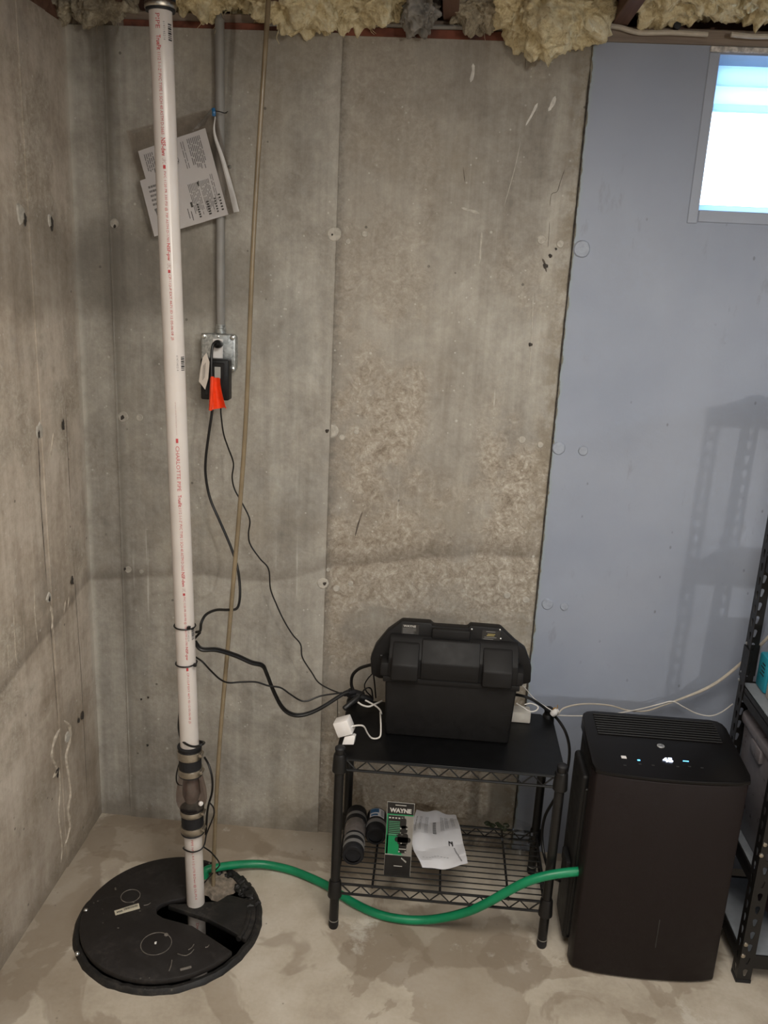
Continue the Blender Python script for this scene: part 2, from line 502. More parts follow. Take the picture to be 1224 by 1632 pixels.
def box(bm, lo, hi, bev=0.0, seg=2, rot=None):
    lo, hi = Vector(lo), Vector(hi)
    c = (lo + hi) / 2
    r = bmesh.ops.create_cube(bm, size=1)
    vs = r['verts']
    d = hi - lo
    for v in vs:
        v.co = Vector((v.co.x * d.x, v.co.y * d.y, v.co.z * d.z))
    if bev:
        es = {e for v in vs for e in v.link_edges}
        rr = bmesh.ops.bevel(bm, geom=list(es), offset=bev, segments=seg, profile=.5, affect='EDGES')
        vs = {v for f in rr['faces'] for v in f.verts}
        vs = list(vs | {v for v in r['verts'] if v.is_valid})
    for v in vs:
        co = v.co.copy()
        if rot:
            co = rot @ co
        v.co = co + c
    return vs


def frame_of(d):
    d = d.normalized()
    a = Vector((0, 0, 1)) if abs(d.z) < .9 else Vector((1, 0, 0))
    s = d.cross(a).normalized()
    return s, s.cross(d).normalized()


def lathe(bm, prof, a, b, n=28, cap=True, sharp=True):
    """prof: (t, r), t from 0 at a to 1 at b"""
    a, b = Vector(a), Vector(b)
    d = b - a
    s, t = frame_of(d)
    rings = []
    for (k, r) in prof:
        c = a + d * k
        rings.append([bm.verts.new(c + (s * math.cos(2 * math.pi * i / n) + t * math.sin(2 * math.pi * i / n)) * r) for i in range(n)])
    for r0, r1 in zip(rings, rings[1:]):
        for i in range(n):
            j = (i + 1) % n
            bm.faces.new((r0[i], r0[j], r1[j], r1[i]))
    if cap:
        bm.faces.new(list(reversed(rings[0])))
        bm.faces.new(rings[-1])
    return rings


def cyl(bm, a, b, r, n=16, bev=0.0):
    L = (Vector(b) - Vector(a)).length
    if bev:
        k = bev / L
        lathe(bm, [(0, r - bev), (k * .3, r - bev * .3), (k, r), (1 - k, r), (1 - k * .3, r - bev * .3), (1, r - bev)], a, b, n)
    else:
        lathe(bm, [(0, r), (1, r)], a, b, n)


def smooth(pts, sub=8):
    P = [Vector(p) for p in pts]
    Q = [P[0] * 2 - P[1]] + P + [P[-1] * 2 - P[-2]]
    out = []
    for i in range(1, len(Q) - 2):
        p0, p1, p2, p3 = Q[i - 1:i + 3]
        for k in range(sub):
            t = k / sub
            out.append(.5 * ((2 * p1) + (p2 - p0) * t + (2 * p0 - 5 * p1 + 4 * p2 - p3) * t * t + (3 * p1 - 3 * p2 + p3 - p0) * t ** 3))
    out.append(P[-1])
    return out


def tube(bm, pts, r, n=10, sub=8, closed=False):
    pts = smooth(pts, sub) if sub else [Vector(p) for p in pts]
    s, _ = frame_of(pts[1] - pts[0])
    rings = []
    for i, p in enumerate(pts):
        if closed:
            d = pts[(i + 1) % len(pts)] - pts[i - 1]
        else:
            d = pts[min(i + 1, len(pts) - 1)] - pts[max(i - 1, 0)]
        if d.length < 1e-9:
            d = Vector((0, 0, 1))
        d.normalize()
        s = (s - d * s.dot(d))
        s = s.normalized() if s.length > 1e-6 else frame_of(d)[0]
        t = d.cross(s)
        rr = r(i / (len(pts) - 1)) if callable(r) else r
        rings.append([bm.verts.new(p + (s * math.cos(2 * math.pi * k / n) + t * math.sin(2 * math.pi * k / n)) * rr) for k in range(n)])
    for r0, r1 in zip(rings, rings[1:]):
        for k in range(n):
            j = (k + 1) % n
            bm.faces.new((r0[k], r0[j], r1[j], r1[k]))
    if closed:
        r0, r1 = rings[-1], rings[0]
        # closest matching start
        best = min(range(n), key=lambda q: (r1[q].co - r0[0].co).length)
        for k in range(n):
            j = (k + 1) % n
            bm.faces.new((r0[k], r0[j], r1[(best + j) % n], r1[(best + k) % n]))
    else:
        bm.faces.new(list(reversed(rings[0])))
        bm.faces.new(rings[-1])


def prism(bm, poly, f0, f1):
    """poly: 2-D points; f0, f1 map a 2-D point onto the two end faces"""
    a = [bm.verts.new(f0(*p)) for p in poly]
    b = [bm.verts.new(f1(*p)) for p in poly]
    n = len(poly)
    bm.faces.new(a)
    bm.faces.new(list(reversed(b)))
    for i in range(n):
        j = (i + 1) % n
        bm.faces.new((a[j], a[i], b[i], b[j]))
    return a, b


def bevel_all(bm, off, seg=2, ang=25):
    bmesh.ops.recalc_face_normals(bm, faces=bm.faces)
    es = [e for e in bm.edges if len(e.link_faces) == 2 and e.calc_face_angle(0) > math.radians(ang)]
    if es:
        bmesh.ops.bevel(bm, geom=es, offset=off, segments=seg, profile=.5, affect='EDGES', clamp_overlap=True)


def grid(bm, nu, nv, fn):
    vs = [[bm.verts.new(fn(i / nu, j / nv)) for j in range(nv + 1)] for i in range(nu + 1)]
    for i in range(nu):
        for j in range(nv):
            bm.faces.new((vs[i][j], vs[i + 1][j], vs[i + 1][j + 1], vs[i][j + 1]))


def quad(bm, a, b, c, d):
    bm.faces.new([bm.verts.new(Vector(p)) for p in (a, b, c, d)])


def obj(name, bm, mat, parent=None, flat=False, ang=35, mats=None, fix=True):
    if fix:
        bmesh.ops.recalc_face_normals(bm, faces=bm.faces)
    me = bpy.data.meshes.new(name)
    bm.to_mesh(me)
    bm.free()
    for m in (mats or [mat]):
        me.materials.append(MT[m] if isinstance(m, str) else m)
    if not flat:
        me.shade_smooth()
        me.set_sharp_from_angle(angle=math.radians(ang))
    o = bpy.data.objects.new(name, me)
    COL.objects.link(o)
    if parent is not None:
        o.parent = parent
        o.matrix_parent_inverse = Matrix.Translation(world_loc(parent)).inverted()
    return o


LOC = {}


def world_loc(o):
    return LOC.get(o.name, Vector((0, 0, 0)))


def thing(name, label, cat, loc, group=None):
    o = bpy.data.objects.new(name, None)
    o.empty_display_size = .05
    COL.objects.link(o)
    o.location = loc
    LOC[o.name] = Vector(loc)
    o['label'] = label
    o['category'] = cat
    if group:
        o['group'] = group
    return o


def tag(o, label, cat, group=None):
    o['label'] = label
    o['category'] = cat
    if group:
        o['group'] = group
    return o


def struct(o):
    o['kind'] = 'structure'
    return o


def stuff(o):
    o['kind'] = 'stuff'
    return o


_tc = {}


def text_mesh(s, bold=.0):
    """flat outline of a string, normalised to x 0..1 and y 0..1, plus its true aspect"""
    key = (s, bold)
    if key in _tc:
        return _tc[key]
    cu = bpy.data.curves.new('lettering', 'FONT')
    cu.body = s
    cu.size = 1
    cu.offset = bold
    cu.resolution_u = 2
    cu.fill_mode = 'FRONT'
    o = bpy.data.objects.new('lettering', cu)
    COL.objects.link(o)
    dg = bpy.context.evaluated_depsgraph_get()
    me = bpy.data.meshes.new_from_object(o.evaluated_get(dg))
    vs = [v.co.copy() for v in me.vertices]
    fs = [tuple(p.vertices) for p in me.polygons]
    bpy.data.objects.remove(o)
    bpy.data.curves.remove(cu)
    bpy.data.meshes.remove(me)
    x0, x1 = min(v.x for v in vs), max(v.x for v in vs)
    y0, y1 = min(v.y for v in vs), max(v.y for v in vs)
    r = ([((v.x - x0) / (x1 - x0), (v.y - y0) / (y1 - y0)) for v in vs], fs, (x1 - x0) / (y1 - y0))
    _tc[key] = r
    return r


def add_text(bm, s, fn, bold=0.0):
    """fn(a, b): a along the line 0..1, b across 0..1"""
    vs, fs, asp = text_mesh(s, bold)
    nv = [bm.verts.new(fn(a, b)) for a, b in vs]
    for f in fs:
        try:
            bm.faces.new([nv[i] for i in f])
        except ValueError:
            pass


def flat_map(o, ex, ey, lx, ly):
    o, ex, ey = Vector(o), Vector(ex).normalized(), Vector(ey).normalized()
    return lambda a, b: o + ex * (a * lx) + ey * (b * ly)


# ------------------------------------------------------------------ the room
HW = 2.28
XB, XC = .702, 1.3115
WX0, WX1, WZ0, WZ1 = 1.612, 2.42, 1.905, 2.262     # window opening in the painted wall
RX, RY = 4.6, -5.6

bm = bm_new()
# back wall: four formed panels, each a few millimetres proud of or behind its neighbour
strips = [(-.15, .098, .0), (.098, XB, -.0035), (XB, XC, .001), (XC, RX + .15, -.003)]
prev = None
for k, (x0, x1, y) in enumerate(strips):
    if k < 3:
        quad(bm, (x0, y, 0), (x1, y, 0), (x1, y, HW), (x0, y, HW))
    else:
        quad(bm, (x0, y, 0), (x1, y, 0), (x1, y, WZ0), (x0, y, WZ0))
        quad(bm, (x0, y, WZ1), (x1, y, WZ1), (x1, y, HW), (x0, y, HW))
        quad(bm, (x0, y, WZ0), (WX0, y, WZ0), (WX0, y, WZ1), (x0, y, WZ1))
        quad(bm, (WX1, y, WZ0), (x1, y, WZ0), (x1, y, WZ1), (WX1, y, WZ1))
        # the sides of the opening
        T = .22
        quad(bm, (WX0, y, WZ0), (WX1, y, WZ0), (WX1, T, WZ0), (WX0, T, WZ0))
        quad(bm, (WX0, T, WZ1), (WX1, T, WZ1), (WX1, y, WZ1), (WX0, y, WZ1))
        quad(bm, (WX0, y, WZ1), (WX0, y, WZ0), (WX0, T, WZ0), (WX0, T, WZ1))
        quad(bm, (WX1, T, WZ1), (WX1, T, WZ0), (WX1, y, WZ0), (WX1, y, WZ1))
    if prev is not None:
        quad(bm, (x0, prev, 0), (x0, y, 0), (x0, y, HW), (x0, prev, HW))
    prev = y
# back and top faces so that the wall is solid
quad(bm, (-.15, 0, HW), (RX + .15, 0, HW), (RX + .15, .22, HW), (-.15, .22, HW))
quad(bm, (-.15, .22, 0), (-.15, .22, HW), (WX0, .22, HW), (WX0, .22, 0))
quad(bm, (WX1, .22, 0), (WX1, .22, HW), (RX + .15, .22, HW), (RX + .15, .22, 0))
quad(bm, (WX0, .22, 0), (WX0, .22, WZ0), (WX1, .22, WZ0), (WX1, .22, 0))
quad(bm, (WX0, .22, WZ1), (WX0, .22, HW), (WX1, .22, HW), (WX1, .22, WZ1))
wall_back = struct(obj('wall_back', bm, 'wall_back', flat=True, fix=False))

bm = bm_new()
# left wall with two vertical form joints stepping by a few millimetres
seg = [(0.0, -.118, .0), (-.118, -.262, .003), (-.262, RY, .0)]
pv = None
for (y0, y1, x) in seg:
    quad(bm, (x, y1, 0), (x, y0, 0), (x, y0, HW), (x, y1, HW))
    if pv is not None:
        quad(bm, (pv, y0, 0), (x, y0, 0), (x, y0, HW), (pv, y0, HW))
    pv = x
quad(bm, (0, 0, HW), (0, RY, HW), (-.2, RY, HW), (-.2, 0, HW))
quad(bm, (-.2, RY, 0), (-.2, RY, HW), (-.2, 0, HW), (-.2, 0, 0))
wall_left = struct(obj('wall_left', bm, 'wall_left', flat=True, fix=False))
for nm, lo, hi in (('wall_right', (RX, RY, 0), (RX + .15, 0, HW)), ('wall_front', (0, RY - .15, 0), (RX, RY, HW))):
    bm = bm_new()
    box(bm, lo, hi)
    struct(obj(nm, bm, 'room', flat=True))

# floor with a round hole for the sump pit
SC = V(.362, -.437, 0)
SR = .243
bm = bm_new()
n = 72
ring = [bm.verts.new((SC.x + math.cos(2 * math.pi * i / n) * SR * .985, SC.y + math.sin(2 * math.pi * i / n) * SR * .985, 0)) for i in range(n)]
out = [bm.verts.new(p) for p in ((-.15, .15, 0), (RX + .15, .15, 0), (RX + .15, RY - .15, 0), (-.15, RY - .15, 0))]
es = [bm.edges.new((ring[i], ring[(i + 1) % n])) for i in range(n)] + [bm.edges.new((out[i], out[(i + 1) % 4])) for i in range(4)]
bmesh.ops.triangle_fill(bm, use_beauty=True, edges=es)
for f in bm.faces:
    f.normal_update()
    if f.normal.z < 0:
        f.normal_flip()
struct(obj('floor', bm, 'floor', flat=True, fix=False))

# ceiling: subfloor boards, joists and sill plates
bm = bm_new()
box(bm, (-.2, RY - .15, 2.56), (RX + .15, .25, 2.58))
ceiling = struct(obj('ceiling', bm, 'subfloor', flat=True))
SPZ = HW + .038
jx = [PY(720, 10, .02).x + .4064 * k for k in range(-2, 9)]
for x in jx:
    bm = bm_new()
    box(bm, (x - .019, RY, SPZ), (x + .019, .10, 2.559), .002, 1)
    obj('joist', bm, 'joist', ceiling)
bm = bm_new()
box(bm, (-.2, .10, SPZ), (RX, .138, 2.559), .002, 1)
obj('rim_board', bm, 'joist', ceiling)
bm = bm_new()
box(bm, (-.01, .004, HW + .0005), (RX, .142, SPZ - .0005), .003, 1)
struct(obj('trim_1', bm, 'sill_grey'))
bm = bm_new()
box(bm, (-.142, RY, HW + .0005), (-.004, 0, SPZ - .0005), .003, 1)
struct(obj('trim_2', bm, 'sill'))
bm = bm_new()
box(bm, (-.142, RY, SPZ), (-.10, .10, 2.559), .003, 1)
obj('band_board', bm, 'joist', ceiling)
# red-primed strip along the lower edge of the sill, between two joists
bm = bm_new()
a, b = PY(280, 44, 0), PY(860, 56, 0)
box(bm, (.15, -.001, HW - .004), (b.x, .004, HW + .016), .001, 1)
struct(obj('trim_3', bm, 'red_paint'))


# tie holes, patches, scrapes and deposits on the walls
def disc(bm, c, nrm, r, h, seed, n=14, jag=.15, sq=1.0):
    nrm = Vector(nrm).normalized()
    s, t = frame_of(nrm)
    pts = []
    for i in range(n):
        a = 2 * math.pi * i / n
        rr = r * (1 + jag * (noise.noise(Vector((math.cos(a) * 1.5 + seed, math.sin(a) * 1.5, seed))) * 1.6))
        pts.append(s * math.cos(a) * rr + t * math.sin(a) * rr * sq)
    c = Vector(c)
    v0 = [bm.verts.new(c + p) for p in pts]
    v1 = [bm.verts.new(c + p * .86 + nrm * h) for p in pts]
    cc = bm.verts.new(c + nrm * h * 1.1)
    for i in range(n):
        j = (i + 1) % n
        bm.faces.new((v0[i], v0[j], v1[j], v1[i]))
        bm.faces.new((v1[i], v1[j], cc))


def wall_y(x):
    for (x0, x1, y) in strips:
        if x0 <= x < x1:
            return y
    return 0


def back_disc(u, v, rpx, mat, name, jag=.15, h=.002, lift=0.0):
    p = PY(u, v, 0)
    p.y = wall_y(p.x) - .0002 - lift
    bm = bm_new()
    disc(bm, p, (0, -1, 0), rpx / 585, h, u * .013, jag=jag)
    return obj(name, bm, mat, wall_back)


def left_disc(u, v, rpx, mat, name, jag=.2, h=.0015, sq=1.0, lift=0.0):
    p = PX(u, v, 0)
    p.x = (.003 if -.262 < p.y < -.118 else 0) + .0002 + lift
    bm = bm_new()
    disc(bm, p, (1, 0, 0), rpx / 600, h, v * .011, jag=jag, sq=sq)
    return obj(name, bm, mat, wall_left)


for (u, v, r) in ((533, 373, 11), (555, 385, 4.5), (581, 373, 5), (863, 382, 7), (893, 389, 6), (183, 356, 7), (197, 664, 9), (223, 665, 6), (529, 687, 11), (545, 697, 5), (568, 688, 4.5), (515, 929, 10), (536, 938, 6), (559, 930, 4.5), (523, 908, 3.5), (832, 701, 6), (861, 709, 5), (808, 949, 6), (838, 956, 6), (205, 907, 6), (226, 910, 4)):
    back_disc(u, v, r, 'pale_conc', 'tie_patch', .08)
for (u, v, r) in ((927, 397, 13), (890, 714, 11), (929, 718, 8), (872, 962, 10), (899, 966, 7)):
    back_disc(u, v, r, 'patch_paint', 'painted_tie_patch', .06, .004)
for (u, v, r) in ((530, 374, 1.6), (522, 686, 3), (518, 929, 3), (184, 361, 2.5), (196, 665, 3.5), (200, 906, 2.5), (237, 1110, 2.2), (226, 1113, 2), (236, 1186, 2.5), (877, 408, 3), (869, 424, 4), (845, 549, 3), (886, 397, 2)):
    back_disc(u, v, r, 'hole_dark', 'tie_hole', .4, .0006, .0022)
for (u, v, r) in ((32, 340, 13), (77, 351, 8), (62, 688, 12), (77, 953, 9), (105, 1175, 10)):
    left_disc(u, v, r, 'pale_conc', 'tie_patch', .25, .003)
for (u, v, r, q) in ((38, 349, 5, 1.5), (79, 356, 5.5, 1.6), (97, 678, 6, 1.3), (60, 693, 4, 1.4), (112, 926, 6, 1.2), (77, 955, 4, 1.2), (128, 1140, 6, 1.3), (90, 1232, 6, 1.5), (122, 1148, 4, 1.2)):
    left_disc(u, v, r, 'hole_dark', 'tie_hole', .45, .0006, q, .0033)


def ridge(pts, w, h, mat, name, parent, nrm, seed=0.0):
    """a raised irregular run of mineral on a wall"""
    bm = bm_new()
    P = smooth(pts, 7)
    nrm = Vector(nrm)
    rows = []
    for i, p in enumerate(P):
        d = (P[min(i + 1, len(P) - 1)] - P[max(i - 1, 0)]).normalized()
        s = d.cross(nrm).normalized()
        k = .55 + .9 * abs(noise.noise(p * 31 + Vector((seed, 0, 0))))
        e = min(1, i / 2, (len(P) - 1 - i) / 2) * .9 + .1
        ww = w * k * e
        rows.append([bm.verts.new(p - s * ww), bm.verts.new(p - s * ww * .4 + nrm * h * k * e), bm.verts.new(p + s * ww * .4 + nrm * h * k * e), bm.verts.new(p + s * ww)])
    for r0, r1 in zip(rows, rows[1:]):
        for j in range(3):
            bm.faces.new((r0[j], r0[j + 1], r1[j + 1], r1[j]))
    return obj(name, bm, mat, parent)


def lw(*uv):
    r = []
    for u, v in uv:
        p = PX(u, v, 0)
        p.x = (.0032 if -.262 < p.y < -.118 else .0004)
        r.append(p)
    return r


def bw(*uv):
    r = []
    for u, v in uv:
        p = PY(u, v, 0)
        p.y = wall_y(p.x) - .0004
        r.append(p)
    return r


for k, (pts, w, h, m) in enumerate((
        ([(100, 1148), (108, 1158), (109, 1180), (103, 1205), (107, 1235), (110, 1265), (106, 1290), (109, 1318), (102, 1350)], .006, .006, 'lime'),
        ([(94, 1160), (86, 1180), (82, 1205), (90, 1225), (84, 1240)], .006, .005, 'lime'),
        ([(94, 1225), (95, 1260), (93, 1300), (98, 1345), (97, 1375)], .004, .004, 'lime'),
        ([(60, 698), (62, 735), (64, 790), (68, 850), (74, 935)], 0.0014, .002, 'crack'),
        ([(83, 690), (80, 712), (78, 730)], .004, .003, 'lime'),
        ([(80, 965), (83, 985), (82, 1005)], .006, .004, 'lime'),
        ([(79, 985), (85, 1060), (92, 1150)], 0.0009, .0012, 'crack'),
        ([(102, 640), (108, 760), (116, 880), (122, 975), (131, 1110), (139, 1280)], 0.0009, .0012, 'crack'),
        ([(103, 955), (100, 978)], .005, .002, 'lime'), ([(108, 950), (106, 970)], .003, .002, 'lime'),
        ([(54, 935), (56, 985), (60, 1025)], .004, .0015, 'lime'), ([(20, 950), (24, 1030), (27, 1060)], .003, .0012, 'lime'),
        ([(10, 1005), (15, 1075)], .003, .0012, 'lime'), ([(37, 985), (39, 1040)], .0025, .0012, 'lime'))):
    ridge(lw(*pts), w, h, m, 'lime_run' if m == 'lime' else 'hairline_crack', wall_left, (1, 0, 0), k)
for k, (pts, w, h, m, nm) in enumerate((
        ([(754, 101), (754, 115), (750, 131)], .006, .0012, 'chalk', 'plaster_scrape'),
        ([(857, 164), (848, 182), (838, 200)], .004, .001, 'chalk', 'plaster_scrape'),
        ([(885, 153), (881, 165), (874, 177)], .006, .0012, 'chalk', 'plaster_scrape'),
        ([(830, 225), (820, 270), (803, 330)], .0014, .0004, 'pale_conc', 'plaster_scrape'),
        ([(735, 331), (748, 335), (764, 340)], .004, .0006, 'pale_conc', 'plaster_scrape'),
        ([(768, 370), (766, 395), (764, 420)], .003, .0006, 'pale_conc', 'plaster_scrape'),
        ([(789, 620), (787, 650)], .003, .0006, 'pale_conc', 'plaster_scrape'),
        ([(900, 270), (893, 290), (888, 305), (879, 310), (876, 330)], 0.0010, .0008, 'crack', 'hairline_crack'),
        ([(876, 352), (875, 372), (873, 396)], 0.0008, .0008, 'crack', 'hairline_crack'),
        ([(864, 412), (868, 420), (871, 434)], 0.0025, .001, 'crack', 'hairline_crack'),
        ([(578, 815), (571, 835), (566, 855)], 0.0025, .001, 'crack', 'hairline_crack'),
        ([(850, 465), (848, 520), (846, 560), (843, 600)], .0022, .001, 'pale_conc', 'hairline_crack'),
        ([(836, 65), (838, 85), (837, 110)], 0.0007, .0008, 'crack', 'hairline_crack'),
        ([(738, 265), (741, 290)], 0.0012, .0008, 'crack', 'hairline_crack'))):
    ridge(bw(*pts), w, h, m, nm, wall_back, (0, -1, 0), k + 20)
# thin lip of cement left along the form joints
for x, y, w in ((.098, -.0035, .0016), (XB, -.0035, .0014), (XC, -.003, .003)):
    ridge([V(x + .0015 * noise.noise(V(0, 0, z * 9)), y, z) for z in [0.02 + .11 * i for i in range(21)]], w, .0028, 'wall_back' if x < 1 else 'hole_dark', 'form_lip', wall_back, (0, -1, 0), x)

# ------------------------------------------------------------------ window
win = bpy.data.objects.new('window_1', None)
COL.objects.link(win)
win.location = (WX0, 0, WZ0)
LOC[win.name] = Vector(win.location)
struct(win)
F = .026
for nm, lo, hi, m in (('frame_jamb', (WX0 - .022, -.006, WZ0 - .03), (WX0 + .004, .10, WZ1 + .004), 'paint'),
                      ('frame_jamb', (WX1 - .004, -.006, WZ0 - .03), (WX1 + .022, .10, WZ1 + .004), 'paint'),
                      ('frame_sill', (WX0 + .0045, -.006, WZ0 - .026), (WX1 - .0045, .10, WZ0 + .003), 'paint'),
                      ('frame_head', (WX0 - .022, -.008, WZ1 + .0045), (WX1 + .022, .03, HW - .001), 'dirty_white')):
    bm = bm_new()
    box(bm, lo, hi, .002, 1)
    obj(nm, bm, m, win)
gy = .115
for nm, lo, hi, m in (('sash_stile', (WX0 + .0045, gy - .015, WZ0 + .0035), (WX0 + .03, gy + .02, WZ1), 'vinyl_glow'),
                      ('sash_stile', (WX1 - .03, gy - .015, WZ0 + .0035), (WX1 - .0045, gy + .02, WZ1), 'vinyl_glow'),
                      ('bottom_rail', (WX0 + .0305, gy - .015, WZ0 + .0035), (WX1 - .0305, gy + .02, WZ0 + .025), 'vinyl_glow'),
                      ('top_rail', (WX0 + .0305, gy - .01, WZ1 - .045), (WX1 - .0305, gy + .01, WZ1), 'vinyl_glow'),
                      ('head_track', (WX0 + .0305, gy + .0, WZ1 - .088), (WX1 - .0305, gy + .018, WZ1 - .0455), 'vinyl_glow'),
                      ('weather_bar', (WX0 + .0305, gy - .012, WZ1 - .105), (WX1 - .0305, gy + .012, WZ1 - .0885), 'vinyl_glow')):
    bm = bm_new()
    box(bm, lo, hi, .002, 1)
    obj(nm, bm, m, win)
bm = bm_new()
box(bm, (WX0 + .031, gy + .002, WZ0 + .0255), (WX1 - .031, gy + .006, WZ1 - .1055))
obj('pane', bm, 'glass', win, flat=True)
# ground level outside
bm = bm_new()
box(bm, (-1, .23, 1.55), (5, 3.2, 1.60))
tag(obj('window_well_floor', bm, 'well', flat=True), 'pale sunlit ground outside the small basement window', 'ground')

# ------------------------------------------------------------------ insulation along the top of the wall


def wool(label, c, r, seed, mat='wool', group='glass wool batts stuffed between the joists', name='insulation_batt', amp=.35, fibres=0):
    bm = bm_new()
    bmesh.ops.create_icosphere(bm, subdivisions=6, radius=1)
    c, r = Vector(c), Vector(r)
    for v in bm.verts:
        d = v.co.normalized()
        q = Vector((math.copysign(abs(d.x) ** .7, d.x), math.copysign(abs(d.y) ** .8, d.y), math.copysign(abs(d.z) ** .8, d.z)))
        w = Vector((q.x * r.x, q.y * r.y, q.z * r.z))
        s = w + c
        k = noise.fractal(s * 13 + Vector((seed, 0, 0)), .9, 2.1, 4) * amp * .09 + noise.fractal(s * 42 + Vector((0, seed, 0)), .8, 2.2, 3) * .024
        k += max(0, -d.z) * .10 * max(0, noise.noise(s * 9 + Vector((seed, seed, 0)))) * amp
        v.co = s + Vector((d.x * .8, d.y, d.z)) * k
    rs = random.Random(int(seed * 100))
    for k in range(14):
        v = rs.choice([w for w in bm.verts if w.co.z < c.z - r.z * .5 and w.co.y < c.y])
        p0 = v.co.copy()
        L = rs.uniform(.008, .030)
        tube(bm, [p0 + V(0, 0, .004), p0 + V(rs.uniform(-.006, .006), -.002, -L * .5), p0 + V(rs.uniform(-.010, .010), -.002, -L)], lambda t: .0011 * (1 - .7 * t), 4, 3)
    o = obj(name, bm, mat, ang=180)
    tag(o, label, 'insulation', group)
    return o


def wc(u, v, y):
    return PY(u, v, y)


wool('yellow insulation tuft hanging over the wall top right of the grey conduit', wc(478, -12, -.03), (.11, .09, .075), 1.0)
wool('long yellow insulation batt above the wall between the drain tube and the bare joist', wc(575, -18, -.02), (.13, .09, .075), 2.0)
wool('big pale yellow insulation clump drooping lowest over the wall top', wc(880, 0, -.06), (.12, .08, .085), 3.0, amp=.55)
wool('yellow insulation batt above the bare blue painted wall beside the window', wc(1095, -22, -.03), (.14, .10, .062), 4.0)
wool('last yellow insulation batt at the top right corner over the window', wc(1260, -22, -.03), (.12, .10, .060), 4.6)
wool('yellow insulation tuft just right of the black pipe coupling', wc(315, -10, .0), (.075, .08, .045), 5.0)
wool('dusty pale insulation tuft left of the black pipe coupling', wc(165, -4, .0), (.07, .08, .05), 6.0, 'wool_grey')
wool('grey dusty insulation roll next to the bare joist at the top', wc(668, 2, -.04), (.035, .07, .055), 7.0, 'kraft', amp=.3)
wool('yellow insulation tuft behind the thin brown drain tube', wc(400, -14, .02), (.07, .06, .04), 8.0)
wool('grey insulation facing hanging to the right of the bare joist', wc(765, 5, -.02), (.055, .05, .045), 9.0, 'wool_grey', amp=.3)
wool('dark dusty insulation lump in the room corner under the joists', wc(95, 2, .01), (.06, .07, .035), 10.0, 'wool_grey')

# cables and cord along the sill plate
for nm, lab, pts, r, m in (
        ('power_cable', 'white cable sagging along the wood above the blue painted wall', [PY(950, 40, -.006), PY(985, 43, -.008), PY(1020, 52, -.008), PY(1070, 52, -.008), PY(1128, 55, -.010)], .006, 'tan_cord'),
        ('power_cable', 'pale cable end above the window at the right edge of the photo', [PY(1165, 55, -.018), PY(1200, 58, -.018), PY(1240, 58, -.018), PY(1320, 56, -.018)], .006, 'tan_cord'),
        ('power_cable', 'grey cable along the sill plate under the hanging insulation', [PY(430, 38, -.004), PY(480, 37, -.006), PY(560, 37, -.008), PY(640, 40, -.006), PY(700, 43, -.006), PY(800, 44, -.006), PY(880, 46, -.004)], .0055, 'conduit')):
    bm = bm_new()
    tube(bm, pts, r, 8, 6)
    tag(obj(nm, bm, m), lab, 'cable', 'cables stapled along the sill plate')
bm = bm_new()
c = PY(1078, 42, -.002)
cyl(bm, c + V(0, .004, 0), c + V(0, -.012, 0), .009, 12, .002)
cyl(bm, c + V(.004, -.002, .002), c + V(.013, -.006, .006), .004, 8)
tag(obj('hanger_knob', bm, 'rubber'), 'small dark round knob on the wood over the blue painted wall', 'knob')

# ------------------------------------------------------------------ sump pit and lid
pit = thing('sump_basin', 'round black sump pit with a dirty broken rim in the floor', 'sump pit', SC)
bm = bm_new()
n = 96
prof = [(SR + .006, -.004), (SR + .004, .006), (SR - .003, .013), (SR - .012, .012), (SR - .016, .002), (SR - .018, -.05), (SR - .04, -.42)]
rows = []
for i in range(n):
    a = 2 * math.pi * i / n
    k = 1 + .012 * noise.noise(V(math.cos(a) * 7, math.sin(a) * 7, 3)) + .008 * noise.noise(V(math.cos(a) * 30, math.sin(a) * 30, 1))
    rows.append([bm.verts.new(SC + V(math.cos(a) * r * k, math.sin(a) * r * k, z + (.004 * noise.noise(V(math.cos(a) * 12, math.sin(a) * 12, 8)) if z > 0 else 0))) for r, z in prof])
for i in range(n):
    r0, r1 = rows[i], rows[(i + 1) % n]
    for j in range(len(prof) - 1):
        bm.faces.new((r0[j], r1[j], r1[j + 1], r0[j + 1]))
bm.faces.new([r[-1] for r in reversed(rows)])
obj('rim', bm, 'rim', pit, fix=False)

ZT = .030


def arc(a0, a1, r, n):
    return [(SC.x + math.cos(a0 + (a1 - a0) * i / n) * r, SC.y + math.sin(a0 + (a1 - a0) * i / n) * r) for i in range(n + 1)]


def ang(p):
    return math.atan2(p[1] - SC.y, p[0] - SC.x)


LR = SR - .013
cut = [(.360, -.24), (.392, -.375), (.352, -.392), (.330, -.408), (.322, -.425), (.330, -.446), (.352, -.458), (.436, -.476), (.505, -.516), (.552, -.545)]
a0 = ang(cut[-1])
a1 = ang((.350, -.20)) - 2 * math.pi
outer = arc(a0, a1, LR, 70)
poly = cut + outer
lid = thing('pit_cover', 'large scuffed black round lid covering most of the sump pit', 'lid', (SC.x, SC.y, .012))
bm = bm_new()


def lid_top(x, y):
    d = math.hypot(x - SC.x, y - SC.y)
    return V(x, y, ZT)


prism(bm, poly, lid_top, lambda x, y: V(x, y, .014))
bevel_all(bm, .004, 2, 40)
obj('cover_plate', bm, 'lid', lid)
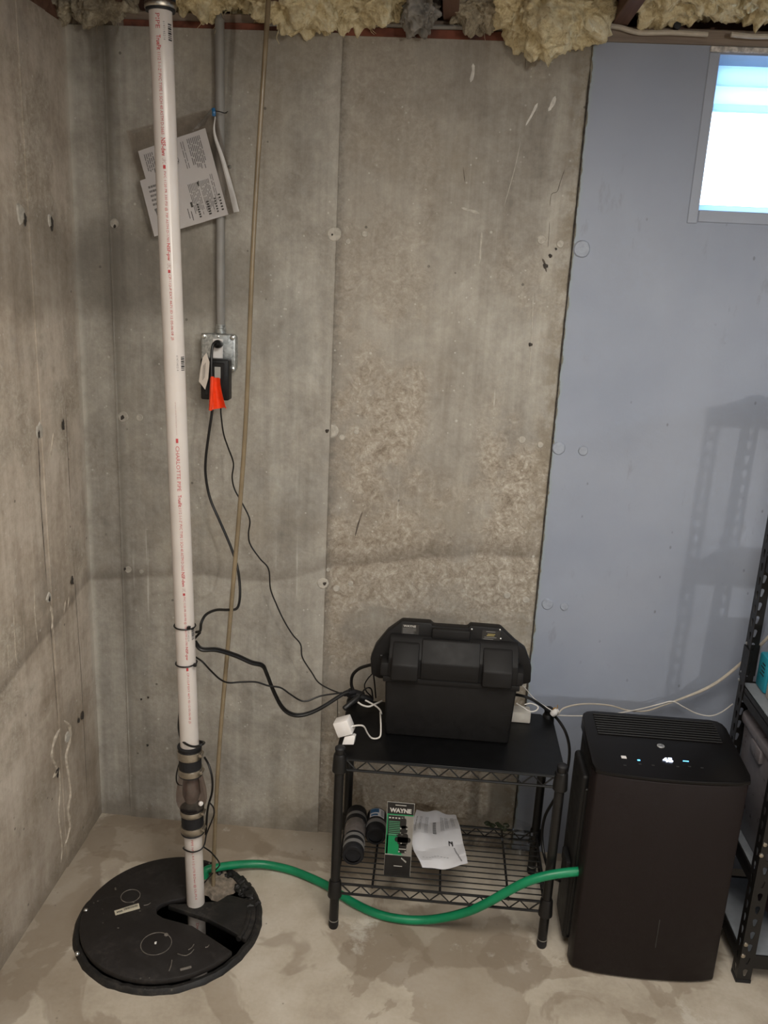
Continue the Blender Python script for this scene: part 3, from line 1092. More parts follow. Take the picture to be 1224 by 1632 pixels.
# moulded rings, raised bars, scratches
for (u, v, r, w) in ((208, 1428, .0255, .0011), (249, 1504, .0385, .0011)):
    c = PZ(u, v, ZT)
    bm = bm_new()
    tube(bm, [c + V(math.cos(2 * math.pi * i / 40) * r, math.sin(2 * math.pi * i / 40) * r, .0002) for i in range(40)], w, 6, 0, closed=True)
    obj('moulded_ring', bm, 'scratch', lid)
for (p, q) in (((300, 1514), (309, 1505)), ((283, 1520), (297, 1523)), ((297, 1523), (309, 1513)), ((229, 1443), (240, 1439)), ((333, 1506), (327, 1510)), ((274, 1530), (269, 1548))):
    bm = bm_new()
    tube(bm, [PZ(*p, ZT), (PZ(*p, ZT) + PZ(*q, ZT)) / 2 + V(.002, -.002, 0), PZ(*q, ZT)], .0012, 6, 3)
    obj('scratch', bm, 'scratch', lid)
bm = bm_new()
a, b = PZ(287, 1546, ZT), PZ(305, 1541, ZT)
cyl(bm, a, b, .0035, 8, .001)
obj('moulded_bar', bm, 'scratch', lid)
c = PZ(248, 1503, ZT)
bm = bm_new()
disc(bm, c + V(0, 0, -.0005), (0, 0, 1), .005, .0022, 3.0, 10, .4, .6)
obj('mud_speck', bm, 'chalk', lid)
c = PZ(265, 1490, ZT)
bm = bm_new()
disc(bm, c + V(0, 0, -.0005), (0, 0, 1), .0055, .003, 1.0, 12, .05)
obj('moulded_dot', bm, 'scratch', lid)
for (u, v) in ((123, 1519), (137, 1450)):
    c = PZ(u, v, ZT)
    bm = bm_new()
    lathe(bm, [(0, .006), (.5, .006), (.8, .0045), (1, .002)], c + V(0, 0, -.004), c + V(0, 0, .0035), 10)
    obj('lid_screw', bm, 'zinc', lid)
# sticker
bm = bm_new()
a, b, c2, d = PZ(182, 1452, ZT), PZ(184, 1459, ZT), PZ(223, 1448, ZT), PZ(221, 1440, ZT)
prism(bm, [(0, 0), (1, 0), (1, 1), (0, 1)], lambda s, t: a.lerp(d, s).lerp(b.lerp(c2, s), t) + V(0, 0, .0012), lambda s, t: a.lerp(d, s).lerp(b.lerp(c2, s), t) + V(0, 0, -.0005))
st = obj('sticker', bm, 'sticker', lid)
st['label'] = 'small cream barcode sticker'
bm = bm_new()
fm = lambda s, t: a.lerp(d, s).lerp(b.lerp(c2, s), 1 - t) + V(0, 0, .0016)
x = .38
random.seed(9)
while x < .93:
    w = random.uniform(.008, .022)
    quad(bm, fm(x, .42), fm(x + w, .42), fm(x + w, .85), fm(x, .85))
    x += w + random.uniform(.008, .016)
for k in range(4):
    quad(bm, fm(.08 + .06 * k, .3), fm(.12 + .06 * k, .3), fm(.12 + .06 * k, .62), fm(.08 + .06 * k, .62))
stuff(obj('sticker_print', bm, 'black_ink', st, flat=True))

# smaller fixed segment right of the slot
cut2 = [(.395, -.388), (.43, -.378), (.475, -.368), (.50, -.338), (.556, -.362)]
low = [(.585, -.498), (.53, -.468), (.466, -.437), (.40, -.418), (.345, -.402), (.350, -.394)]
oa = arc(ang((.556, -.362)), ang((.585, -.498)), LR, 14)
seg_poly = cut2[:4] + oa + low[1:]
bm = bm_new()
prism(bm, seg_poly, lambda x, y: V(x, y, .021), lambda x, y: V(x, y, .006))
bevel_all(bm, .003, 2, 40)
seg_o = thing('sump_lid_segment', 'small dusty black lid segment right of the slot beside the white pipe', 'lid', (.5, -.42, .006))
obj('segment_plate', bm, 'rim', seg_o)
bm = bm_new()
tube(bm, [(SC.x + math.cos(t) * (LR - .018), SC.y + math.sin(t) * (LR - .018), .021) for t in [-.30 + .06 * k for k in range(9)]], .007, 8, 4)
obj('hinge_bar', bm, 'rim', seg_o)
# crumbled mud and concrete where the rim is broken
bm = bm_new()
disc(bm, (.452, -.290, .004), (0, 0, 1), .058, .012, 2.2, 22, .35, 1.0)
tag(obj('mud_patch', bm, 'dirt'), 'dried mud filling the broken rim behind the white pipe', 'mud')
bm = bm_new()
random.seed(5)
for k in range(26):
    t = .30 + .034 * k
    rr = SR - .012 - random.uniform(0, .026)
    c = SC + V(math.cos(t) * rr, math.sin(t) * rr, .008 + random.uniform(0, .007))
    before = len(bm.verts)
    bmesh.ops.create_icosphere(bm, subdivisions=2, radius=random.uniform(.009, .015), matrix=Matrix.Translation(c))
    bm.verts.ensure_lookup_table()
    for v in bm.verts[before:]:
        d = v.co - c
        v.co = c + Vector((d.x, d.y, d.z * .7)) * (1 + .9 * noise.noise(v.co * 90))
o = obj('torn_flange', bm, 'rim', pit)
stuff(o)

# ------------------------------------------------------------------ discharge pipe
PYY = -.38
A = PY(256, 12, PYY)
A = PY(255.5, 12, PYY)
B = PY(312, 1436, PYY)
AX = (A - B).normalized()


def on_pipe(v):
    """axis point of the pipe seen at image row v"""
    lo, hi = -.3, 2.6
    for _ in range(40):
        m = (lo + hi) / 2
        p = B + AX * ((m - B.z) / AX.z)
        d = p - CAM
        vv = H / 2 - FPX * d.dot(UP) / d.dot(fw)
        if vv > v:
            lo = m
        else:
            hi = m
    return p


PR = .0242
pipe = thing('sump_discharge_pipe', 'tall white printed PVC pipe rising from the sump with a clear check valve', 'pipe', B)
s_, t_ = frame_of(AX)


def pipe_seg(name, v0, v1, r, mat, prof=None, parent=pipe):
    bm = bm_new()
    lathe(bm, prof or [(0, r), (1, r)], on_pipe(v0), on_pipe(v1), 36)
    return obj(name, bm, mat, parent)


def axis_at(z):
    return B + AX * ((z - B.z) / AX.z)


bm = bm_new()
lathe(bm, [(0, PR), (1, PR)], on_pipe(1200), axis_at(2.24), 40)
upper = obj('upper_pipe', bm, 'pvc', pipe)
bm = bm_new()
lathe(bm, [(0, PR), (1, PR)], axis_at(-.30), on_pipe(1312), 40)
lower = obj('lower_pipe', bm, 'pvc', pipe)


def coupling(v0, v1, r, clamps):
    a, b = on_pipe(v0), on_pipe(v1)
    bm = bm_new()
    lathe(bm, [(0, PR + .001), (0, r), (.02, r + .0025), (.06, r + .0025), (.09, r), (.91, r), (.94, r + .0025), (.98, r + .0025), (1, r), (1, PR + .001)], a, b, 36)
    c = obj('rubber_coupling', bm, 'rubber', pipe)
    for (c0, c1) in clamps:
        p, q = on_pipe(c0), on_pipe(c1)
        bm = bm_new()
        lathe(bm, [(0, r), (0, r + .0022), (.12, r + .003), (.88, r + .003), (1, r + .0022), (1, r)], p, q, 36)
        # worm screw housing at the side
        d = RT * .85 - fw * .3
        h = (p + q) / 2 + d.normalized() * (r + .005)
        cyl(bm, h + V(0, -.011, 0), h + V(0, .011, 0), .0048, 10, .001)
        k = obj('hose_clamp', bm, 'steel', c)
        k['label'] = 'steel band clamp'
    return c


coupling(1234, 1187, .0292, ((1206, 1194), (1232, 1222)))
coupling(1326, 1285, .0292, ((1296, 1288), (1323, 1313)))
at_, ab_ = axis_at(2.33), on_pipe(20)
bm = bm_new()
lathe(bm, [(0, PR), (0, .030), (.04, .032), (.1, .032), (.12, .029), (1, .029)], on_pipe(19), axis_at(2.50), 36)
tc = obj('rubber_coupling', bm, 'rubber', pipe)
bm = bm_new()
lathe(bm, [(0, .029), (0, .0318), (.1, .0325), (.9, .0325), (1, .0318), (1, .029)], on_pipe(15), on_pipe(4), 36)
obj('hose_clamp', bm, 'steel', tc)
# check valve
a, b = on_pipe(1288), on_pipe(1230)
bm = bm_new()
lathe(bm, [(0, .024), (0, .031), (.10, .037), (.24, .0405), (.50, .0395), (.80, .033), (1, .0285), (1, .024)], a, b, 10)
bevel_all(bm, .002, 2, 15)
valve = obj('check_valve_body', bm, 'smoke', pipe, ang=50)
valve['label'] = 'smoky clear check valve body'
bm = bm_new()
lathe(bm, [(0, .017), (.3, .024), (.75, .022), (1, .018)], on_pipe(1276), on_pipe(1236), 14)
obj('valve_flap', bm, 'flap', valve)
bm = bm_new()
vc = on_pipe(1271)
d = (CAM - vc)
d.z = 0
d.normalize()
side = d.cross(V(0, 0, 1))
dd = (d * .80 - side * .6).normalized()
if dd.dot(RT) < 0:
    dd = (d * .80 + side * .6).normalized()
lathe(bm, [(0, .0062), (.8, .0062), (1, .005)], vc + dd * .036, vc + dd * .0425, 14)
o = obj('arrow_button', bm, 'white', valve)
o['label'] = 'round white button'


def pipe_text(bm, s, v0, v1, fr0, fr1, h=.0085, bold=.0, rad=PR + .0003):
    """lettering running down the pipe from row v0 to v1; letter tops face right"""
    za, zb = on_pipe(v0).z, on_pipe(v1).z

    def fn(a, b):
        z = za + (zb - za) * a
        p = axis_at(z)
        fr = fr0 + (fr1 - fr0) * a
        base = math.asin(max(-.98, min(.98, 2 * fr - 1)))
        th = base + (b - .5) * h / PR
        dc = CAM - p
        dc.z = 0
        dc.normalize()
        sd = Vector((-dc.y, dc.x, 0))
        if sd.dot(RT) < 0:
            sd = -sd
        return p + (dc * math.cos(th) + sd * math.sin(th)) * rad
    add_text(bm, s, fn, bold)


def frac(v):
    return .36 + (v - 30) / 1110 * .20


def barcode(bm, v0, v1, fr0, fr1):
    za, zb = on_pipe(v0).z, on_pipe(v1).z
    random.seed(int(v0))
    t = 0
    while t < .97:
        w = random.uniform(.05, .12)
        for lo, hi in ((t, min(1, t + w)),):
            ring0 = []
            for tt in (lo, hi):
                p = axis_at(za + (zb - za) * tt)
                dc = CAM - p
                dc.z = 0
                dc.normalize()
                sd = Vector((-dc.y, dc.x, 0))
                if sd.dot(RT) < 0:
                    sd = -sd
                ring0.append([p + (dc * math.cos(th) + sd * math.sin(th)) * (PR + .0004) for th in [math.asin(2 * fr0 - 1) + (math.asin(2 * fr1 - 1) - math.asin(2 * fr0 - 1)) * q / 4 for q in range(5)]])
            for q in range(4):
                quad(bm, ring0[0][q], ring0[0][q + 1], ring0[1][q + 1], ring0[1][q])
        t += w + random.uniform(.03, .07)


LINE = [("PIPE", 26, 50, 'r', .0085, .0), ("TrueFit", 60, 84, 'r', .009, .02), ("1112 1-1-2\" PVC TYPE 1 SCH 40 ASTM D-2665", 88, 217, 'r', .0065, 0), ("NSF-dwv", 222, 251, 'r', .0095, .02), ("UPC", 254, 263, 'f', .008, 0), ("\u25a0", 265, 271, 'r', .006, .02),
        ("PVC 1120 PR 330 PSI @ 73F ASTM D-1785", 275, 386, 'r', .0065, 0), ("NSF-pw", 388, 416, 'r', .009, .02), ("UPC", 420, 428, 'f', .008, 0), ("\u25a0", 430, 435, 'r', .006, .02), ("CP-112-P EXT 4671 ID 12 05-06-08 .J5", 437, 541, 'r', .0065, 0),
        ("www.charlottepipe.com", 638, 690, 'f', .0032, 0), ("\u25a0", 696, 703, 'r', .007, .03), ("CHARLOTTE PIPE", 708, 779, 'r', .0085, .0), ("TrueFit", 785, 804, 'r', .008, .02), ("1112 1-1-2\" PVC TYPE 1 SCH 40 ASTM D-2665", 806, 905, 'r', .0065, 0), ("NSF-dwv", 907, 930, 'r', .008, .02), ("UPC", 932, 938, 'f', .008, 0), ("\u25a0", 940, 944, 'r', .006, .02),
        ("PVC 1120 PR 330 PSI @ 73F ASTM D-1785", 946, 1023, 'r', .0065, 0), ("NSF-pw", 1025, 1046, 'r', .008, .02), ("\u25a0", 1058, 1063, 'r', .006, .02), ("CP-112-P EXT 4671 ID 12 05-06-08 .J5", 1066, 1146, 'r', .0065, 0)]
bm_r, bm_f = bm_new(), bm_new()
for s, v0, v1, k, h, bo in LINE:
    if s == "\u25a0":
        fr = frac(v0)
        za, zb = on_pipe(v0), on_pipe(v1)
        tmp = bm_r
        barcode_like = []
        for p in (za, zb):
            dc = CAM - p
            dc.z = 0
            dc.normalize()
            sd = Vector((-dc.y, dc.x, 0))
            if sd.dot(RT) < 0:
                sd = -sd
            b0 = math.asin(2 * fr - 1)
            barcode_like.append([p + (dc * math.cos(b0 + e) + sd * math.sin(b0 + e)) * (PR + .0004) for e in (-.11, 0, .11)])
        for q in range(2):
            quad(tmp, barcode_like[0][q], barcode_like[0][q + 1], barcode_like[1][q + 1], barcode_like[1][q])
    else:
        pipe_text(bm_r if k == 'r' else bm_f, s, v0, v1, frac(v0), frac(v1), h, bo)
stuff(obj('red_lettering', bm_r, 'red_ink', upper, flat=True))
stuff(obj('faded_lettering', bm_f, 'faint_ink', upper, flat=True))
bm = bm_new()
for v0, v1, f0, f1 in ((40, 67, .78, .92), (567, 589, .80, .95), (999, 1016, .82, .96)):
    barcode(bm, v0, v1, f0, f1)
    pipe_text(bm, "6 1 4 7 1 4 0 2 1 4", v0 - 2, v1, f0 - .16, f0 - .16, .0045)
stuff(obj('barcode_print', bm, 'black_ink', upper, flat=True))
bm = bm_new()
pipe_text(bm, "PIPE NML 4.4 1/2 LITE B:Dwv @ OL:M-4", 1330, 1424, .42, .52, .0075)
pipe_text(bm, "Dwv 0%1", 1462, 1488, .55, .56, .0075)
stuff(obj('red_lettering', bm, 'red_ink', lower, flat=True))


# zip ties round the pipe
def ring_on_pipe(v, r, w, tail=None, tilt=0.0):
    c = on_pipe(v)
    bm = bm_new()
    pts = []
    for i in range(32):
        a = 2 * math.pi * i / 32
        q = c + (s_ * math.cos(a) + t_ * math.sin(a)) * r
        q.z += tilt * (q - c).dot(RT)
        pts.append(q)
    tube(bm, pts, w, 6, 0, closed=True)
    if tail:
        tube(bm, tail, w * .9, 6, 4)
    return bm


for v, lab, tl, ti in ((997, 'black cable tie round the white pipe below the pump cord bend', None, -.04), (1056, 'black cable tie round the white pipe just under the thick cord', None, .04)):
    c = on_pipe(v)
    bm = ring_on_pipe(v, PR + .0022, .0019, None, ti)
    h = c + (CAM - c).normalized() * .01 + RT * (.026 if v > 1000 else .014)
    box(bm, h - V(.004, .018, .004), h + V(.004, -.010, .004), .001, 1)
    tag(obj('cable_tie', bm, 'cord'), lab, 'cable tie', 'cable ties on the pipe')

# ------------------------------------------------------------------ conduit, outlet box and what is plugged in
cx = PY(351, 300, -.02)
con = thing('wall_conduit', 'grey conduit running down the wall to the metal outlet box', 'conduit', (cx.x, -.02, 1.55))
ca, cb = PY(348.5, 30, -.022), PY(352, 520, -.022)
bm = bm_new()
tube(bm, [PY(335, 8, .05), PY(344, 16, .01), PY(349, 26, -.018), PY(350, 34, -.022)], .0085, 14, 6)
obj('cable_entry', bm, 'conduit', con)
bm = bm_new()
cyl(bm, PY(350, 31, -.022), cb, .0115, 20)
obj('tube', bm, 'conduit', con)
bm = bm_new()
zb = PY(352, 531, -.022)
lathe(bm, [(0, .0145), (.55, .0145), (.6, .0135), (.8, .0135), (.85, .0125), (1, .0125)], zb, PY(352, 517, -.022), 18)
obj('connector', bm, 'galv', con)
bm = bm_new()
c = PY(366, 266, -.004)
lathe(bm, [(0, .005), (.4, .005), (.7, .0035), (1, .001)], c + V(0, .004, 0), c + V(0, -.006, 0), 10)
obj('strap_screw', bm, 'zinc', con)

ob = thing('outlet_box', 'square galvanised outlet box on the concrete wall with grey receptacle', 'outlet box', PY(350, 562, 0))
bx0, bx1 = PY(321, 560, -.045).x, PY(376, 560, -.045).x
bz1, bz0 = PY(350, 532, -.045).z, PY(350, 591, -.045).z
bm = bm_new()
box(bm, (bx0 + .002, -.040, bz0 + .001), (bx1 - .002, -.0045, bz1 - .001), .010, 3)
obj('box_body', bm, 'galv', ob)
bm = bm_new()
box(bm, (bx0, -.050, bz0), (bx1, -.0405, bz1), .0045, 3)
plate = obj('cover_plate', bm, 'galv', ob)
for sx in (bx0 + .008, bx1 - .008):
    for sz in (bz0 + .008, bz1 - .008):
        bm = bm_new()
        lathe(bm, [(0, .0065), (.6, .0065), (.85, .005), (1, .002)], (sx, -.0502, sz), (sx, -.0550, sz), 14)
        obj('corner_screw', bm, 'zinc', plate)
mx = (bx0 + bx1) / 2
bm = bm_new()
box(bm, (mx - .014, -.0535, bz0 + .012), (mx + .013, -.0503, bz1 - .013), .0015, 1)
rec = obj('receptacle', bm, 'white', ob)
bm = bm_new()
lathe(bm, [(0, .0035), (.7, .0035), (1, .0015)], (mx, -.0502, bz1 - .007), (mx, -.053, bz1 - .007), 10)
obj('centre_screw', bm, 'zinc', plate)

# wall adapter
ax0, ax1 = PY(320, 600, -.09).x, PY(366, 600, -.09).x
az1, az0 = PY(343, 572, -.085).z, PY(343, 637, -.085).z
ad = thing('power_adapter', 'black wall adapter plugged into the bottom of the outlet box', 'adapter', ((ax0 + ax1) / 2, -.07, az0))
bm = bm_new()
box(bm, (ax0, -.094, az0), (ax1 - .002, -.0545, az1), .005, 3)
body = obj('adapter_body', bm, 'black', ad)
bm = bm_new()
box(bm, (ax0 + .013, -.098, az0 + .012), (ax1 - .013, -.0945, az1 - .009), .0015, 1)
fp = obj('raised_face', bm, 'black', body)
bm = bm_new()
l0, l1 = PY(342, 603, -.0985), PY(351.5, 585, -.0985)
box(bm, (l0.x, -.0995, l0.z), (l1.x, -.0983, l1.z), .0004, 1)
o = obj('rating_label', bm, 'carton_side', fp)
o['label'] = 'small grey rating label'
bm = bm_new()
bmesh.ops.create_grid(bm, x_segments=1, y_segments=1, size=.001, matrix=Matrix.Translation((0, 0, -50)))
bm.free()
# pump cord with its angled plug
CR = .0036
pcord = thing('pump_power_cord', 'thick black pump cord from the outlet box down to the white pipe', 'cord', PY(346, 548, -.06))
plug_c = PY(347, 549, -.066)
bm = bm_new()
lathe(bm, [(0, .0095), (.55, .0115), (.8, .010), (1, .006)], plug_c + V(.002, .0125, 0), plug_c + V(-.001, -.016, .002), 14)
obj('plug', bm, 'cord', pcord)
pts = [plug_c + V(-.002, -.012, .002), PY(341, 547, -.088), PY(338, 556, -.096), PY(337, 575, -.106), PY(337, 600, -.110), PY(339, 625, -.112), PY(338, 655, -.112), PY(333, 690, -.110), PY(328, 730, -.105), PY(328, 760, -.10),
       PY(335, 795, -.10), PY(350, 830, -.11), PY(368, 872, -.12), PY(378, 903, -.13), PY(382, 930, -.16), PY(382, 955, -.19), PY(377, 970, -.22), PY(362, 972, -.27), PY(345, 972, -.32), PY(329, 979, -.36), PY(321, 992, -.385), PY(319, 1005, -.375)]
bm = bm_new()
tube(bm, pts + [on_pipe(1012) + V(.022, .022, 0)], CR, 10, 6)
obj('cable', bm, 'cord', pcord)
# cord tag of cream paper
tg = [PY(329, 562, -.115), PY(334, 577, -.118), PY(332, 603, -.118), PY(327, 621, -.116), PY(317, 608, -.114), PY(319, 590, -.113), PY(323, 570, -.113)]
bm = bm_new()
nn = V(.25, -1, .05).normalized()
prism(bm, list(range(len(tg))) and [(i, 0) for i in range(len(tg))], lambda i, j: tg[i], lambda i, j: tg[i] - nn * .0012)
o = obj('warning_tag', bm, 'tag_paper', pcord)
o['label'] = 'cream paper warning tag'
bm = bm_new()
for k in range(3):
    p, q = PY(327.5 - k * 1.6, 578 + k * 2, -.1185), PY(326 - k * 1.6, 602 + k * 2, -.1185)
    tube(bm, [p, (p + q) / 2, q], .00028, 4, 1)
stuff(obj('tag_print', bm, 'black_ink', o))

# adapter cord, thin
pts = [PY(349, 634, -.08), PY(352, 645, -.10), PY(352, 658, -.105), PY(356, 690, -.10), PY(363, 712, -.09), PY(372, 738, -.08), PY(370, 760, -.075), PY(374, 780, -.07), PY(386, 802, -.07), PY(398, 828, -.07), PY(396, 850, -.07), PY(399, 868, -.07), PY(414, 890, -.07), PY(428, 907, -.07), PY(431, 938, -.07), PY(440, 962, -.075), PY(452, 988, -.08),
       PY(466, 1011, -.09), PY(479, 1027, -.10), PY(482, 1048, -.11), PY(497, 1072, -.125), PY(508, 1088, -.14), PY(527, 1099, -.15), PY(546, 1106, -.16)]
bm = bm_new()
tube(bm, pts, .0021, 8, 6)
acord = obj('adapter_cord', bm, 'cord')
tag(acord, 'thin black adapter cord zigzagging down the concrete wall to the shelf', 'cord')

# orange flag round both cords
fl = thing('orange_flag', 'bright orange plastic flag wrapped round the cords under the outlet', 'tag', PY(343, 630, -.12))
rows = []
bm = bm_new()
nR, nC = 10, 10
for i in range(nR + 1):
    t = i / nR
    v = 602 + 52 * t
    l = 335 - 2.5 * t
    r = 350.5 + 10 * t ** 1.6
    row = []
    for j in range(nC + 1):
        s = j / nC
        p = PY(l + (r - l) * s, v - 5 * t * s + (2.5 if j == nC else 0), -.120 - .006 * math.sin(s * math.pi * 2.2 + .4) * (.5 + t))
        row.append(p)
    rows.append(row)
fv = [[bm.verts.new(p) for p in r] for r in rows]
bv = [[bm.verts.new(p + V(0, .0035, 0)) for p in r] for r in rows]
for i in range(nR):
    for j in range(nC):
        bm.faces.new((fv[i][j], fv[i][j + 1], fv[i + 1][j + 1], fv[i + 1][j]))
        bm.faces.new((bv[i + 1][j], bv[i + 1][j + 1], bv[i][j + 1], bv[i][j]))
for i in range(nR):
    bm.faces.new((fv[i][0], fv[i + 1][0], bv[i + 1][0], bv[i][0]))
    bm.faces.new((fv[i + 1][nC], fv[i][nC], bv[i][nC], bv[i + 1][nC]))
for j in range(nC):
    bm.faces.new((fv[0][j + 1], fv[0][j], bv[0][j], bv[0][j + 1]))
    bm.faces.new((fv[nR][j], fv[nR][j + 1], bv[nR][j + 1], bv[nR][j]))
obj('flag_sheet', bm, 'orange', fl, ang=60)
bm = bm_new()
tube(bm, [PY(338.5, 600, -.1265), PY(337.5, 625, -.129), PY(335.5, 654, -.129)], .0042, 10, 4)
obj('folded_edge', bm, 'orange', fl)

# ------------------------------------------------------------------ hanging instruction bag
BY = -.043
bag = thing('instruction_bag', 'clear zip bag of printed instruction sheets hanging on the grey conduit', 'bag', PY(343, 180, BY))


def bq(a, b, c, d, y0, warp=.004, seed=0.0):
    A_, B_, C_, D_ = [PY(*p, y0) for p in (a, b, c, d)]

    def fn(s, t):
        p = A_.lerp(B_, s).lerp(D_.lerp(C_, s), t)
        p.y += warp * noise.noise(V(s * 3 + seed, t * 3, seed))
        return p
    return fn


f = bq((203, 209), (342, 172), (383, 337), (245, 379), -.041, .004, 2)
bm = bm_new()
grid(bm, 10, 10, lambda s, t: f(s, t) + V(0, -.007, 0))
grid(bm, 10, 10, lambda s, t: f(s, t) + V(0, .0045, 0))
obj('bag_film', bm, 'film', bag, ang=80)
# two sheets
f2 = bq((223, 288), (305, 262), (328, 353), (246, 377), -.0405, .003, 5)
f1 = bq((220, 241), (327, 204), (364, 342), (257, 374), -.0425, .003, 7)
bm = bm_new()
prism_pts = 8
grid(bm, 8, 8, lambda s, t: f2(s, t))
s2 = obj('leaflet', bm, 'paper', bag)
bm = bm_new()
# the upper sheet is short on its left side, where the leaflet shows
grid(bm, 10, 10, lambda s, t: f1(s, t * (1 if s > .36 else .36 + .64 * max(0, (s - .24) / .12) if s > .24 else .36)))
s1 = obj('instruction_sheet', bm, 'paper', bag)


def para(bm, fn, s0, s1_, t0, t1, lines, vertical=True, duty=.5, off=.0006, breaks=.12, seed=1):
    """rows of fine print too small to read"""
    random.seed(seed)
    for k in range(lines):
        c = s0 + (s1_ - s0) * (k + .5) / lines
        w = (s1_ - s0) / lines * duty / 2
        a = t0
        end = t0 + (t1 - t0) * random.uniform(.75, 1)
        while a < end - .004:
            b = min(end, a + (t1 - t0) * random.uniform(.12, .3))
            pts = [(c - w, a), (c + w, a), (c + w, b), (c - w, b)]
            if not vertical:
                pts = [(q, p) for p, q in pts]
            quad(bm, *[fn(*p) + V(0, -off, 0) for p in pts])
            a = b + (t1 - t0) * random.uniform(.02, .05)


bm = bm_new()
para(bm, f1, .60, .66, .06, .44, 2, seed=3, duty=.35)
para(bm, f1, .70, .90, .05, .42, 8, seed=4)
para(bm, f1, .55, .70, .54, .92, 7, seed=5)
para(bm, f1, .72, .86, .54, .92, 7, seed=6)
para(bm, f1, .88, .93, .50, .90, 2, seed=7, duty=.4)
para(bm, f1, .06, .20, .06, .32, 5, seed=8)
stuff(obj('fine_print', bm, 'grey_ink', s1, flat=True))
bm = bm_new()
for (p, q) in (((.60, .78), (.63, .95)), ((.74, .78), (.78, .95)), ((.86, .77), (.885, .95)), ((.93, .74), (.96, .95)), ((.46, .80), (.47, .92)), ((.50, .84), (.51, .95))):
    for k in range(6):
        t0 = p[1] + (q[1] - p[1]) * k / 6
        quad(bm, *[f1(*r) + V(0, -.0007, 0) for r in ((p[0], t0), (q[0], t0), (q[0], t0 + .018), (p[0], t0 + .018))])
quad(bm, *[f1(*r) + V(0, -.0007, 0) for r in ((.68, .55), (.72, .53), (.71, .60), (.69, .58))])
quad(bm, *[f1(*r) + V(0, -.0007, 0) for r in ((.52, .74), (.55, .74), (.55, .80), (.52, .80))])
for k in range(9):
    a = k * .7
    c = f1(.50 + .028 * math.cos(a), .24 + .045 * math.sin(a))
    d = f1(.50 + .03 * math.cos(a + 2.3), .24 + .05 * math.sin(a + 2.3))
    tube(bm, [c + V(0, -.0008, 0), (c + d) / 2 + V(.002, -.0008, .002), d + V(0, -.0008, 0)], .00035, 4, 3)
stuff(obj('bold_print', bm, 'black_ink', s1, flat=True))
bm = bm_new()
quad(bm, *[f2(*r) + V(0, -.0007, 0) for r in ((.14, .58), (.36, .56), (.38, .72), (.16, .74))])
quad(bm, *[f2(*r) + V(0, -.0007, 0) for r in ((.13, .54), (.37, .52), (.37, .56), (.13, .58))])
para(bm, f2, .12, .5, .12, .30, 5, False, seed=11)
stuff(obj('bold_print', bm, 'grey_ink', s2, flat=True))
# zip strip, tie and crumpled neck
bm = bm_new()
P0 = [PY(343, 186, -.058), PY(341, 205, -.057), PY(344, 222, -.056), PY(352, 245, -.055), PY(360, 272, -.054), PY(369, 305, -.053), PY(377, 338, -.052)]
for i in range(1):
    Q = smooth(P0, 5)
    rows = []
    for k, p in enumerate(Q):
        t = k / (len(Q) - 1)
        w = .0012 + .0062 * t ** .8
        rows.append([bm.verts.new(p + V(-w, 0, -.25 * w)), bm.verts.new(p + V(-w * .3, -.002, 0)), bm.verts.new(p + V(w, 0, .25 * w)), bm.verts.new(p + V(0, .0015, 0))])
    for r0, r1 in zip(rows, rows[1:]):
        for j in range(4):
            bm.faces.new((r0[j], r0[(j + 1) % 4], r1[(j + 1) % 4], r1[j]))
    bm.faces.new(rows[0])
    bm.faces.new(list(reversed(rows[-1])))
obj('zip_strip', bm, 'zip', bag)
bm = bm_new()


def neck(s, t):
    p = PY(317, 204, -.052).lerp(PY(341, 172, -.057), s)
    w = .014 * (1 - s) + .007
    q = p + RT * (t - .5) * w * 1.6 + UP * (t - .5) * w * .8
    q.y += .007 * math.sin(t * 17) * (1 - .5 * s) - .004
    return q


grid(bm, 8, 14, neck)
obj('gathered_neck', bm, 'neck', bag, ang=80)
bm = bm_new()
p = PY(340, 179, -.061)
tube(bm, [p + V(.0, 0, .008), p + V(.002, -.002, 0), p + V(.001, 0, -.008)], .0048, 8, 4)
obj('blue_film', bm, 'bluetag', bag)
bm = bm_new()
tube(bm, [PY(342, 177, -.064), PY(350, 178, -.060), PY(357, 180, -.054), PY(361, 180, -.046)], .0013, 6, 4)
tube(bm, [PY(359, 180, -.050), PY(363, 177.5, -.044)], .0009, 5, 1)
obj('tie_cord', bm, 'cord', bag)

# ------------------------------------------------------------------ yellowed drain tube leaning from ceiling to pit
tA, tB, tC, tD = PY(428.5, -8, -.20), PY(405, 360, -.20), PY(390, 700, -.22), PY(367, 985, -.26)
tE = PY(349, 1200, -.30)
tF = PZ(338, 1385, .02)
bm = bm_new()
tube(bm, [tA + (tA - tB) * .35, tA, tB, tC, tD, tE, V(.4475, -.30, .12), V(.446, -.305, -.02)], .0058, 14, 8)
tag(obj('drain_tube', bm, 'tube'), 'thin yellowed clear tube leaning from the ceiling to the sump', 'tube')

